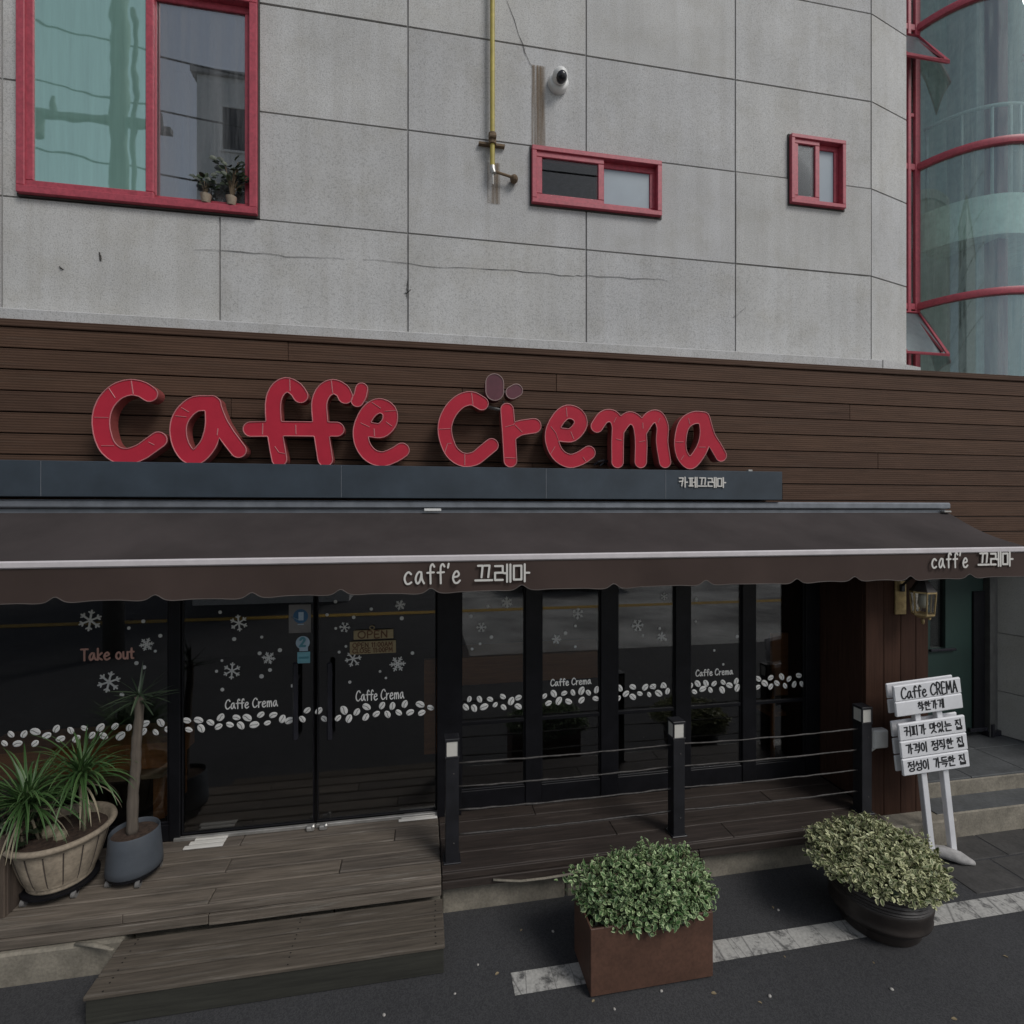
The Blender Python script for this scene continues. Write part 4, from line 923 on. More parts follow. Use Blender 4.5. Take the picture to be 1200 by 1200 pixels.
# right-hand panes
PA=(500,670); k=30/7
spec=[(540,615,[(214,640),(265,640),(318,640),(382,627),(424,650),(460,632),(196,680),(238,685),(288,678),(344,668),(386,680),(460,676)],PA,[(564,735,6),(594,706,7)],[(307,173),(222,223),(325,328),(268,362),(228,388)],None),
(634,703,[(591,625),(638,612),(690,610),(734,607),(777,598),(812,607),(853,593),(611,660),(663,648),(712,652),(777,645),(849,637)],PA,[(677,719,7),(652,749,6)],[(697,308),(746,376),(747,272)],(645,693,804,800.5,796)),
(723,790,[(970,585),(1000,613),(1035,578),(1070,612),(1097,580),(1137,577),(1185,572),(962,637),(1035,628),(1117,617),(1165,610),(1216,576),(1205,613),(1210,611.5)][:13]+[(1190+22*1.0,606)],PA,[(747,733,8),(775,746,6),(778,699,5)],[(1085,320),(1170,285),(1200,340)],None),
(808,868,[(212,573),(246,562),(288,560),(329,562),(374,555),(406,570),(440,550),(230,603),(272,588),(310,594),(369,593),(445,583)],(760,670),[],[(237,250),(445,325),(240,140),(330,395),(375,465)],(815,859,792.5,789,785)),
(884,942,[(551,538),(583,560),(613,532),(644,560),(668,527),(705,538),(754,521),(548,580),(613,577),(685,573),(731,566),(769,563)],(760,670),[],[],None)]
for ua,ub,bl,o,fl,dots,br in spec:
    w=glazed('window',X(ua),X(ub),ZD+.16,2.23,YG,0,.012)
    if ua==723: bl=bl[:11]+[(1221,576),(1276,570),(1204,615),(1250,610),(1294,600)][0:0]
    beans(w,o,k,bl,Yd)
    if ua==723: beans(w,(760,670),k,[(22,576),(77,570),(50,610),(95,600)],Yd)
    flakes(w,fl,on(o,k,dots),Yd)
    if br: brand(w,*br,Yd)
# things inside the room
def inside(name,label,cat,u0,v0,u1,v1,Y,D,mat,group=None):
    p,q=PY(u0,v1,Y),PY(u1,v0,Y); o=MB().box(p.x,q.x,Y,Y+D,p.z,q.z,.006).build(name,M[mat]); o.location=(0,0,0); return tag(o,label,cat,group)
t=thing('wooden_bench','orange wooden bench behind the left window under the bean band','bench',(-2.4,4.7,.3))
b=MB(); b.box(-3.4,X(203,4.55),4.50,4.95,.70,.90,.006); b.build('back_panel',M['orange_wood'],t); b=MB(); b.box(-3.4,X(198,4.5),4.40,4.51,.665,.70,.005); b.build('seat_edge',M['tan_board'],t)
b=MB(); b.box(-3.3,-3.22,4.5,4.9,.3,.70); b.box(-2.1,-2.02,4.5,4.9,.3,.70); b.build('leg',M['orange_wood'],t)
t=thing('leaning_board','tall narrow wooden board seen through the door glass beside the black post','board',tuple(PZ(505,890,.31)))
MB().box(X(497,4.42),X(512,4.42),4.42,4.46,PY(505,884,4.42).z,PY(505,773,4.42).z,.004).build('board',M['orange_wood'],t)
t=thing('cafe_counter','long brown wooden counter inside behind the window panes','counter',(1.2,5.2,.3))
b=MB(); b.box(X(536,5.2),X(715,5.2),5.2,5.7,PY(600,800,5.2).z,PY(600,768,5.2).z,.006); b.build('counter_front',M['orange_wood'],t)
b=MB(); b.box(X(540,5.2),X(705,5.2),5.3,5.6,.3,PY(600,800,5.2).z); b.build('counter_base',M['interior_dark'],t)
t=thing('wooden_chair','brown wooden chair back behind the right-hand window pane','chair',(3.4,4.6,.3))
MB().box(X(905,4.5),X(941,4.5),4.5,4.54,PY(920,815,4.5).z,PY(920,742,4.5).z,.008).build('backrest',M['orange_wood'],t)
b=MB(); x0,x1=X(905,4.5),X(941,4.5)
for lx in (x0,x1-.03): b.box(lx,lx+.03,4.5,4.53,.3,1.2)
b.build('rear_leg',M['orange_wood'],t)
MB().box(x0,x1,4.53,4.9,.72,.76).build('seat',M['orange_wood'],t); b=MB()
for lx in (x0,x1-.03): b.box(lx,lx+.03,4.86,4.89,.3,.72)
b.build('front_leg',M['orange_wood'],t)
# open board hanging in the door
c=PY(437,750,4.172); t=thing('open_sign','tan wooden OPEN board with opening hours hanging on the glass door','sign',tuple(c))
def bd(u0,v0,u1,v1): p,q=PY(u0,v1,4.170),PY(u1,v0,4.170); return p,q
p,q=bd(414.5,737,461,749.5); MB().box(p.x,q.x,4.158,4.170,p.z,q.z,.003).build('top_board',M['tan_board'],t)
p2,q2=bd(410,749.8,464,767); MB().box(p2.x,q2.x,4.160,4.172,p2.z,q2.z,.003).build('hours_board',M['tan_board'],t)
b=MB(); r=PY(436,735.5,4.165); b.loop_tube([(r.x+.018*math.cos(a),4.165,r.z+.014*math.sin(a)) for a in np.linspace(0,6.28,15)[:-1]],.004,5); b.build('hanging_ring',M['tan_board'],t)
b=MB(); h=q.z-p.z; w_=q.x-p.x; text_mesh(b,'OPEN',p.x+w_*.10,q.x-w_*.12,p.z+h*.16,q.z-h*.10,4.1555,4.1582,.085)
h=q2.z-p2.z; w_=q2.x-p2.x
for (txt,f0,f1) in (('OPEN 11:00AM',.55,.9),('CLOSE 11:00PM',.12,.46)): text_mesh(b,txt,p2.x+w_*.06,q2.x-w_*.06,p2.z+h*f0,p2.z+h*f1,4.1575,4.1602,.09)
b.build('board_lettering',M['ink_brown'],t)

# ================================================================== DECK, STEP
deck=thing('timber_deck','weathered timber deck along the foot of the cafe front','deck',(0,3.8,.2))
b=MB(); b.box(-4.6,3.61,3.56,4.24,.16,.285); b.build('joist_frame',M['black'],deck)
pw=.1375
for r_ in range(5):
    y0=3.462+r_*(pw+.0045); xs=[-4.6]+[[-1.31],[-2.9,-.55],[-1.31],[-2.2,-.2],[-1.31]][r_]+[.130]
    for i in range(len(xs)-1):
        me=MB().box(.002,xs[i+1]-xs[i]-.002,0,pw-.005,0,.028,.006).mesh('plank',M['deck']); inst('plank',me,deck,(xs[i],y0,ZD-.028+rng.uniform(-.0015,.0015)))
pw2=.176
for r_ in range(4):
    y0=3.482+r_*(pw2+.005); xs=[.134]+[[2.3],[1.45],[2.9],[.9]][r_]+[3.615]
    for i in range(len(xs)-1):
        me=MB().box(.0015,xs[i+1]-xs[i]-.0015,0,pw2,0,.028,.004).mesh('plank',M['deck_dark']); inst('plank',me,deck,(xs[i],y0,ZD-.028+rng.uniform(-.0015,.0015)))
b=MB(); b.box(-4.6,-1.78,3.448,3.462,.255,.308,.004); b.box(-1.777,.128,3.448,3.462,.255,.308,.004); b.build('nosing',M['deck'],deck)
b=MB(); b.box(-4.6,-1.30,3.435,3.49,.195,.252,.004); b.box(-1.296,.128,3.437,3.49,.185,.252,.004); b.build('fascia_board',M['deck'],deck)
b=MB(); b.box(.134,3.615,3.466,3.482,.262,.308,.004); b.build('nosing',M['deck_dark'],deck)
b=MB(); b.box(.134,2.0,3.456,3.51,.205,.259,.004); b.box(2.004,3.64,3.455,3.51,.205,.259,.004); b.build('fascia_board',M['deck_dark'],deck)
# floor strips by the doors
for n_,(u0,u1,v0,v1,lab) in enumerate(((214,269,978,997,'pale slotted strip let into the deck by the left end of the doors'),(467,512,950,964,'pale slotted strip let into the deck beside the black door post'))):
    p,q=PZ(u0,v1,ZD),PZ(u1,v0,ZD); t=thing('floor_strip',lab,'floor strip',((p.x+q.x)/2,(p.y+q.y)/2,ZD),'slotted strips on the deck')
    for i in range(3):
        y=p.y+(q.y-p.y)*i/3; MB().box(min(p.x,q.x)+.02*i,max(p.x,q.x),y,y+(q.y-p.y)/3-.012,ZD+.002,ZD+.012,.002).build('slat',M['lettering'],t)
step=thing('wooden_step','low wide grey timber step on the road in front of the cafe doors','step',(-.8,3.25,0))
XA,XB=-1.765,.135
for r_ in range(3):
    me=MB().box(0,XB-XA,0,.121,0,.026,.006).mesh('plank',M['step']); inst('plank',me,step,(XA,3.055+r_*.127,.15+rng.uniform(-.001,.002)))
b=MB(); b.box(XA+.01,XB-.006,3.063,3.086,.004,.149,.003); b.build('riser',M['step_dark'],step)
b=MB(); b.box(XB-.03,XB-.008,3.09,3.42,.004,.149); b.box(XA+.012,XA+.034,3.09,3.42,.004,.149); b.box(-.8,-.76,3.09,3.42,.004,.149); b.build('bearer',M['step_dark'],step)
b=MB()
for r_ in range(3):
    for s in (.02,.07,.10):
        for xx in (XB-.05,XA+.09,-.75): b.disc(xx+rng.uniform(-.004,.004),3.055+r_*.127+s,.1765+.0015,.0045,8)
b.build('nail_heads',M['black'],step)
# bits lying on the concrete edge
t=thing('loose_trim_strip','pale bent strip of trim peeling off the deck edge over the kerb','trim',tuple(PY(600,1030,3.44)))
b=MB(); b.tube([PY(u,v,3.445) for u,v in ((578,1031),(610,1032.5),(640,1029),(670,1024),(690,1018))],.011,6,flat=.6); b.build('strip',M['concrete'],t,True)
t=thing('broken_mortar','pale broken lump of mortar on the kerb beside the wooden step','mortar',tuple(PZ(100,1110,.19)))
p,q,r=PZ(82,1107,.20),PZ(140,1112,.20),PZ(128,1100,.20)
b=MB(); b.tube([PZ(88,1106,.197),PZ(110,1107,.2),PZ(133,1113,.198)],[.010,.018,.008],6,flat=.6); b.build('lump',M['concrete'],t,True)

# ------------------------------------------------------------------ railing
rail=thing('deck_railing','low black post railing with four steel cables in front of the cafe windows','railing',(1.9,3.6,ZD))
YP=3.60
posts_u=((529.5,.046),(792.5,.046),(1010.5,.046))
px=[PY(u,700,YP).x for u,_ in posts_u]
for x in px:
    po=MB().box(x-.046,x+.046,YP-.046,YP+.046,ZD,1.035,.003).build('post',M['black_post'],rail)
    MB().box(x-.06,x+.06,YP-.06,YP+.06,ZD+.001,ZD+.012,.003).build('foot_plate',M['black_post'],po)
    b=MB(); b.box(x-.05,x+.05,YP-.05,YP+.05,1.152,1.172,.003)
    for sx in (-1,1):
        for sy in (-1,1): b.box(x+sx*.043-.005,x+sx*.043+.005,YP+sy*.043-.005,YP+sy*.043+.005,1.033,1.153)
    b.box(x-.05,x+.05,YP-.05,YP+.05,1.036,1.05,.002); b.build('lamp_cap',M['black_post'],po)
    MB().box(x-.044,x+.044,YP-.044,YP+.044,1.051,1.151,.0).build('lamp_panel',M['cap_white'],po)
    b=MB()
    for z in (.93,.45): b.ball((x+.01,YP-.047,z),.006,.004,.006,8,4)
    b.build('bolt',M['cable'],po)
for z in (.983,.816,.652,.482):
    pts=[]; N=40
    for i in range(N+1):
        t_=i/N; x=px[0]+.04+(px[2]-px[0]-.08)*t_; seg=(x-px[0])/(px[1]-px[0]) if x<px[1] else (x-px[1])/(px[2]-px[1])
        pts.append((x,YP+rng.uniform(-.0015,.0015),z-.010*math.sin(math.pi*seg)+rng.uniform(-.0025,.0025)))
    MB().tube(pts,[.0058*rng.uniform(.7,1.35) for _ in pts],6).build('cable',M['cable'],rail,True)

# ================================================================== COLUMN AND RIGHT-HAND ENTRANCE
colm=thing('timber_column','red brown boarded column at the right end of the cafe front','column',(3.93,3.67,0))
YK=3.67; cxs=[3.625,3.80,3.965,4.115,4.24]
MB().box(3.64,4.225,3.70,4.5,.0,2.48).build('core',M['black'],colm)
for i in range(4): MB().box(cxs[i]+.0015,cxs[i+1]-.0015,YK,YK+.03,.16,2.49,.003).build('board',M['column'],colm)
for i in range(4):
    y0=YK+.032+i*.13; MB().box(3.622,3.645,y0,y0+.127,.312,2.48,.003).build('board',M['column'],colm)
MB().box(4.222,4.24,YK+.032,4.5,.16,2.48,.002).build('side_board',M['column'],colm)
b=MB(); b.box(3.645,4.24,YK-.012,YK+.03,.02,.157,.004); b.build('base_board',M['deck_dark'],colm)
t=thing('junction_box','white plastic junction box on the column beside the last railing post','junction box',tuple(PY(1028,864,3.66)))
p,q=PY(1019,876,3.64),PY(1037,853,3.64); MB().box(p.x,q.x,3.60,3.669,p.z,q.z,.012).build('box',M['white'],t)
b=MB(); b.tube([(p.x+.0,3.64,p.z-.02),(p.x+.05,3.64,p.z+.005)],.018,8); b.build('cable_gland',M['white'],t,True)
# lantern
lx,ly=3.99,3.50
t=thing('wall_lantern','aged brass wall lantern with clear panes on the timber column','lantern',(lx,YK,2.0))
p,q=PY(1048,720,3.665),PY(1060.5,680,3.665); MB().box(p.x,q.x,3.65,3.669,p.z,q.z,.004).build('back_plate',M['brass'],t)
b=MB(); b.tube([((p.x+q.x)/2,3.65,q.z-.05),((p.x+q.x)/2+.01,3.60,q.z+.01),(lx,3.53,2.245),(lx,ly,2.225)],.010,8); b.box((p.x+q.x)/2-.02,(p.x+q.x)/2+.02,3.63,3.652,q.z-.09,q.z-.03,.004); b.build('arm',M['darkbrass'],t,True)
z0_,z1_=PY(1072,719,ly).z,PY(1072,694,ly).z
def ringframe(mb,z,r,th): mb.lathe([(r,z),(r+.008,z),(r+.008,z+th),(r,z+th),(r,z)],lx,ly,6)
b=MB(); ringframe(b,z0_-.012,.070,.014); ringframe(b,z1_-.006,.082,.014)
for i in range(6):
    a=2*math.pi*i/6; b.tube([(lx+.074*math.cos(a),ly+.074*math.sin(a),z0_),(lx+.086*math.cos(a),ly+.086*math.sin(a),z1_)],.005,6)
b.lathe([(.0,z0_-.014),(.074,z0_-.012),(.05,z0_-.03),(.012,z0_-.04),(0,z0_-.04)],lx,ly,6); b.ball((lx,ly,z0_-.065),.014,.014,.026,10,6); b.ball((lx+.03,ly-.03,z0_-.04),.010,.010,.012,8,5); b.build('cage',M['brass'],t)
b=MB(); b.lathe([(.094,z1_+.008),(.075,z1_+.03),(.045,z1_+.085),(.03,z1_+.09),(.03,z1_+.11),(.012,z1_+.125),(0,z1_+.13)],lx,ly,6); b.build('lamp_roof',M['darkbrass'],t)
b=MB()
for i in range(6):
    a,c_=2*math.pi*i/6,2*math.pi*(i+1)/6; b.add([(lx+.072*math.cos(a),ly+.072*math.sin(a),z0_),(lx+.072*math.cos(c_),ly+.072*math.sin(c_),z0_),(lx+.084*math.cos(c_),ly+.084*math.sin(c_),z1_),(lx+.084*math.cos(a),ly+.084*math.sin(a),z1_)],[(0,1,2,3)])
b.build('pane',mat_glass('lantern_glass',(.85,.85,.82),.05),t)
b=MB(); b.lathe([(.0,z1_-.13),(.024,z1_-.125),(.036,z1_-.095),(.030,z1_-.04),(.026,z1_),(0,z1_)],lx,ly,16); b.build('lamp_globe',M['bulb'],t,True)

ent=thing('entrance_steps','grey two step concrete landing to the right of the timber column','steps',(6,3.8,0))
b=MB(); b.box(4.245,11,3.59,4.0,-.05,.21,.010); b.build('lower_step',M['concrete'],ent)
b=MB(); b.box(4.245,11,3.60,3.805,.2105,.215); b.build('lower_tread',M['landing'],ent)
b=MB(); b.box(4.245,11,3.805,6.5,.1,.345,.008); b.build('upper_step',M['concrete'],ent)
for i in range(7):
    for j in range(3): MB().box(4.25+i*.62,4.25+i*.62+.614,3.815+j*.45,3.815+j*.45+.444,.34,.36,.003).build('tile',M['landing'],ent)
# green door and its frame
YD=4.50
t=thing('green_door','dark green door with a dark glazed slot standing in the right-hand entrance','door',(5.5,YD,.36))
xg0,xg1=PY(1080,700,YD).x,PY(1152,700,YD).x
zsl=PY(1098,760,YD).z; xsl0,xsl1=PY(1090,700,YD).x,PY(1108,700,YD).x
xs=[xg0,xsl0,xsl1,xg1]; zs=[.40,zsl,2.2,2.5]
MB().mask(xs,zs,YD,YD+.05,lambda i,j: not(i==1 and j==1)).build('door_leaf',M['green'],t)
MB().box(xsl0,xsl1,YD+.03,YD+.04,zsl,2.2).build('pane',M['glass_dark'],t)
MB().box(xsl0-.02,PY(1118,700,YD).x,YD-.03,YD+.0,zsl-.025,zsl,.004).build('slot_sill',M['handle'],t)
MB().box(PY(1139,700,YD).x,xg1,YD-.02,YD-.001,.42,1.9,.004).build('edge_strip',M['black'],t)
p=PZ(1142,856,.36); b=MB(); b.tube([(p.x,YD-.06,.37),(p.x,YD-.06,.50)],.022,8); b.box(p.x-.25,p.x+.02,YD-.04,YD-.01,.42,.46,.005); b.build('door_stop',M['handle'],t)
t=thing('metal_door_frame','grey metal door frame between the green door and the stone side wall','door frame',(6,YD,.36))
xa,xb=PY(1153,700,YD).x,PY(1168,700,YD).x; wj=(xb-xa)/3
for i in range(3): MB().box(xa+i*wj+.004,xa+(i+1)*wj-.012,YD-.06+.02*i,YD+.08,.36,2.5,.004).build('jamb',M['greymetal'],t)
MB().box(xa,xb,YD-.05,YD+.05,.36,.42,.004).build('foot',M['handle'],t)
t=thing('stone_side_wall','grey stone panelled wall at the far right edge of the entrance','wall',(6.2,4.2,.36))
A_,B_=Vector((xb,YD+.04,0)),Vector((xb+.47,YD+.04-1.3,0)); d=(B_-A_).normalized(); nb=Vector((-d.y,d.x,0))*-.06
b=MB()
def slab(mb,p,q,z0,z1,o=0):
    nn=nb.normalized()*(.3+o); p=p-nb.normalized()*o; q=q-nb.normalized()*o
    if nn.x<0: nn=-nn
    mb.add([(p.x,p.y,z0),(q.x,q.y,z0),(q.x,q.y,z1),(p.x,p.y,z1),(p.x+nn.x,p.y+nn.y,z0),(q.x+nn.x,q.y+nn.y,z0),(q.x+nn.x,q.y+nn.y,z1),(p.x+nn.x,p.y+nn.y,z1)],[(0,1,2,3),(1,5,6,2),(4,0,3,7),(3,2,6,7),(0,4,5,1),(5,4,7,6)])
off=Vector((.02,0,0)); slab(b,A_+off,B_+off,.34,2.5); b.build('backing',M['joint'],t)
for z0_,z1_ in ((.365,.822),(.832,1.442),(1.452,2.062),(2.072,2.5)):
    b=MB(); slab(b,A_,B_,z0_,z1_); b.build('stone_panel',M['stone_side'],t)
rec=thing('entrance_recess','dark back wall and ceiling of the recessed right-hand entrance','wall',(5.5,4.9,.36))
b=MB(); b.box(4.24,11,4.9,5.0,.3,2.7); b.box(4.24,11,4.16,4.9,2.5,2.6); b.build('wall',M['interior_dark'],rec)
MB().box(4.90,40,4.25,40,3.80,3.98).build('flat_roof',M['joint'],rec)
MB().box(6.9,40,4.22,4.25,-.1,3.79).build('front_wall',M['stone_side'],rec)

# ================================================================== CURVED GLASS STAIR TOWER
tw=thing('glass_tower','curved teal glass stair tower with red mullions behind the right end of the fascia','tower',(9.12,7.44,3.9))
TX,TY,TR=9.12,7.44,1.22; a0,a1=R(196.2),R(350)
ZT=[3.83,6.08,8.35,10.62,12.9,15.2]
n=26
for j in range(5):
    b=MB(); b.lathe([(TR-.02,ZT[j]+.05),(TR-.02,ZT[j+1]-.05)],TX,TY,n,None,a0,a1); b.build('curved_pane',M['glass_tower'],tw,True)
for z in ZT[1:]:
    b=MB(); b.lathe([(TR-.05,z-.05),(TR+.03,z-.05),(TR+.045,z),(TR+.03,z+.05),(TR-.05,z+.05)],TX,TY,n,None,a0,a1); b.build('transom',M['pink'],tw,40)
Lx,Ly=TX+TR*math.cos(a0),TY+TR*math.sin(a0)
for xx,w_ in ((Lx,.05),(Lx-.16,.03),(Lx-.7,.05)):
    MB().box(xx-w_,xx+w_,Ly-.05,Ly+.05,3.7,13,.006).build('mullion',M['pink'],tw)
for z in ZT[1:]: MB().box(Lx-.7,Lx-.04,Ly-.04,Ly+.04,z-.05,z+.05,.006).build('transom',M['pink'],tw)
for z in (9.2,4.75): MB().box(Lx-.7,Lx-.04,Ly-.03,Ly+.03,z-.03,z+.03,.006).build('transom',M['pink'],tw)
MB().box(Lx-.7,Lx-.05,Ly-.006,Ly+.006,3.7,13).build('flat_pane',M['glass_tower'],tw)
for zt_,zb_ in ((10.46,9.64),(5.97,5.15)):
    p0=[(Lx-.75,Ly-.05,zt_),(Lx+.0,Ly-.05,zt_),(Lx+.0,Ly-.53,zb_),(Lx-.75,Ly-.53,zb_)]
    b=MB(); b.tube(p0+[p0[0]],.035,4,flat=.8); s=b.build('awning_sash',M['pink'],tw)
    b=MB(); b.tube([((p0[1][0]-.10),p0[1][1],p0[1][2]-.05),((p0[2][0]-.10),p0[2][1],p0[2][2]+.04)],.018,4); b.build('sash_bead',M['pink_dark'],s)
    b=MB(); b.add(p0,[(0,1,2,3)]); b.build('pane',M['sash_glass'],s)
# inside: landing balcony with railing, wall and pillars
b=MB(); b.lathe([(TR-.75,7.0),(TR-.12,7.0),(TR-.12,7.62),(TR-.75,7.62)],TX,TY,n,None,a0+.02,a1); b.build('landing_slab',M['slab_green'],tw,40)
b=MB(); b.tube([(TX+(TR-.16)*math.cos(a),TY+(TR-.16)*math.sin(a),9.0) for a in np.linspace(a0+.05,a1,24)],.030,8); b.build('handrail',M['rail_white'],tw,True)
for u in (1086,1127,1163,1185,1196,1210):
    best=min(np.linspace(a0+.03,a1,300),key=lambda a: abs((TX+(TR-.16)*math.cos(a))/(TY+(TR-.16)*math.sin(a))-ray(u,0)[0]/ray(u,0)[1])+ (5 if a>R(300) else 0))
    x,y=TX+(TR-.16)*math.cos(best),TY+(TR-.16)*math.sin(best); MB().tube([(x,y,7.6),(x,y,8.98)],.020,8).build('baluster',M['rail_white'],tw,True)
b=MB(); b.lathe([(TR+.02,3.7),(TR+.02,17)],TX,TY,24,None,a1,a0+2*math.pi); b.build('back_wall',M['tower_wall'],tw,True)
MB().box(TX-1.3,TX+1.3,TY-1.22,TY+1.3,16.95,16.98).build('unseen_roof_pane',M['glass_tower'],tw)  # unseen glass roof, added so sky light reaches the stairwell
d_=lambda u,dd: Vector(ray(u,0)[:2]).to_3d().normalized()*dd
for (u0,u1,dd,mt) in ((1116,1150,11.2,'slab_green'),(1151,1167,11.1,'pink_dark')):
    p,q=d_(u0,dd),d_(u1,dd); b=MB(); b.box(p.x,max(q.x,p.x+.2),min(p.y,q.y)-.1,max(p.y,q.y)+.1,3.7,16.8,.01); b.build('pillar',M['interior'] if mt=='slab_green' else M[mt],tw)
MB().box(4.9,TX-1.3,8.6,8.8,3.9,17.2).build('link_wall',M['interior'],tw)

# ================================================================== POTS AND PLANTS
def bush(mb, c, rx, ry, h, n, L, lumps, seed, z0=0.0, tilt=0.0, sprigs=0, tw=None):
    r=random.Random(seed); L0=[(r.uniform(0,6.28),r.uniform(-.2,1),r.uniform(-.5,1.1)) for _ in range(lumps)]
    def radius(a,ct): return 1+sum(.15*s*math.exp(-(((a-la+3.14)%6.28-3.14)**2+(ct-lc)**2)/.09) for la,lc,s in L0)-.05
    for i in range(n):
        a=r.uniform(0,6.283); ct=r.uniform(-.30,1); st=math.sqrt(max(0,1-ct*ct))
        rr=radius(a,ct)*(r.random()**.24)*r.uniform(.88,1.05)
        d=Vector((math.cos(a)*st,math.sin(a)*st,ct)); p=Vector((c[0]+rx*d.x*rr,c[1]+ry*d.y*rr,c[2]+h*d.z*rr-tilt*d.x*rr*st))
        if p.z<z0: p.z=z0+r.uniform(0,.04)
        dr=(Vector((d.x/rx,d.y/ry,d.z/h+.5)).normalized()*.5+Vector((r.uniform(-1,1),r.uniform(-1,1),r.uniform(-.7,.8)))).normalized()
        nr=(Vector((d.x,d.y,d.z+.8))+Vector((r.uniform(-.8,.8),r.uniform(-.8,.8),r.uniform(-.4,.4)))).normalized()
        k=r.choice((.55,.75,.9,1.0,1.3)); mb.leaf(p,dr,nr,L*k*r.uniform(.85,1.15),L*k*r.uniform(.5,.75),r.uniform(.05,.3),r.uniform(0,.25))
    for i in range(sprigs):                 # loose shoots standing out of the crown
        a=r.uniform(0,6.283); ct=r.uniform(.0,1); st=math.sqrt(1-ct*ct); d=Vector((math.cos(a)*st,math.sin(a)*st,ct)); k=radius(a,ct)
        p=Vector((c[0]+rx*d.x*k*.93,c[1]+ry*d.y*k*.93,c[2]+h*d.z*k*.93-tilt*d.x*k*st)); g=(d+Vector((r.uniform(-.5,.5),r.uniform(-.5,.5),r.uniform(.0,.7)))).normalized(); l=r.uniform(.02,.065)
        if tw: tw.tube([p-g*.03,p+g*l],[.0022,.0012],4)
        for q in range(6):
            e=(g*.5+Vector((r.uniform(-1,1),r.uniform(-1,1),r.uniform(-.6,.8)))).normalized(); mb.leaf(p+g*l*(q/5),e,(g+Vector((0,-.2,.5))).normalized(),L*r.uniform(.5,.95),L*r.uniform(.35,.55),.15,.1)
def twigs(mb,c,rx,ry,h,n,seed,z0):
    r=random.Random(seed)
    for i in range(n):
        a=r.uniform(0,6.28); e=Vector((c[0]+rx*.75*math.cos(a)*r.random()**.5,c[1]+ry*.75*math.sin(a)*r.random()**.5,c[2]+h*r.uniform(.2,.8))); s=Vector((c[0]+(e.x-c[0])*.3,c[1]+(e.y-c[1])*.3,z0))
        mb.tube([s,(s+e)/2+Vector((0,0,.02)),e],[.006,.004,.002],5)
# rectangular planter
bx0,bx1,by0,by1,bh=.935,1.686,2.757,3.07,.392
t=thing('planter_box','square edged brown metal planter box on the worn white line','planter',(1.31,2.91,0))
b=MB(); w_=.012
b.box(bx0,bx1,by0,by0+w_,.012,bh,.003); b.box(bx0,bx1,by1-w_,by1,.012,bh,.003); b.box(bx0+.0005,bx0+w_,by0+w_,by1-w_,.012,bh-.001,.002); b.box(bx1-w_,bx1-.0005,by0+w_,by1-w_,.012,bh-.001,.002); b.box(bx0+w_,bx1-w_,by0+w_,by1-w_,.012,.03)
b.build('box_shell',M['brownbox'],t)
b=MB(); b.box(bx0+.03,bx1-.03,by0+.03,by1-.03,0,.0125); b.build('base',M['black'],t)
b=MB(); b.box(bx0+w_,bx1-w_,by0+w_,by1-w_,.30,.345); b.build('soil',M['soil'],t)
t=thing('box_bush','dense pale tipped green bush growing in the brown planter box','bush',(1.31,2.91,.345))
b=MB(); c=(1.355,2.93,.425); twigs(b,c,.38,.18,.24,40,3,.345); tw0=b
b=MB(); bush(b,c,.455,.25,.218,6000,.030,22,11,.355,0,110,tw0); stuff(b.build('foliage',M['bush'],t)); tw0.build('stem',M['stem'],t)
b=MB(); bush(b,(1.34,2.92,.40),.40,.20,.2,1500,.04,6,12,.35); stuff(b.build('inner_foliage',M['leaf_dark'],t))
b=MB(); bush(b,c,.44,.24,.23,130,.030,22,11,.36); stuff(b.build('dead_leaf',M['dry'],t))
# round dark pot
pc=(3.02,2.96)
t=thing('round_pot','squat dark glazed round pot with ribbed shoulder on the white line','pot',(pc[0],pc[1],0))
prof=[(.0,.002),(.222,.002),(.232,.015),(.236,.055),(.246,.075),(.275,.10),(.288,.112),(.290,.125),(.284,.135),(.290,.17),(.296,.21),(.298,.235)]
for i in range(4): z=.24+i*.022; prof+=[(.300-.004*abs(i-1.5),z),(.305-.004*abs(i-1.5),z+.008),(.297-.004*abs(i-1.5),z+.018)]
prof+=[(.302,.335),(.315,.345),(.318,.36),(.305,.372),(.285,.365),(.278,.33)]
b=MB(); b.lathe(prof,pc[0],pc[1],64); b.build('pot_body',M['blackpot'],t,50)
b=MB(); b.disc(pc[0],pc[1],.335,.282,32,.02); b.build('soil',M['soil'],t)
t=thing('variegated_bush','cream and green variegated bush filling the round dark pot','bush',(pc[0],pc[1],.335))
b=MB(); c=(pc[0],pc[1],.40); twigs(b,c,.3,.3,.2,40,5,.34); tw0=b
b=MB(); bush(b,c,.405,.39,.185,6800,.033,22,21,.34,.035,110,tw0); stuff(b.build('foliage',M['bush_cream'],t)); tw0.build('stem',M['stem'],t)
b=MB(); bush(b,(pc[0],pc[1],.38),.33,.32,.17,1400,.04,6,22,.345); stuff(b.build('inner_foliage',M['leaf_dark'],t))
b=MB(); bush(b,c,.39,.38,.18,150,.033,22,21,.35,.035); stuff(b.build('dead_leaf',M['dry'],t))
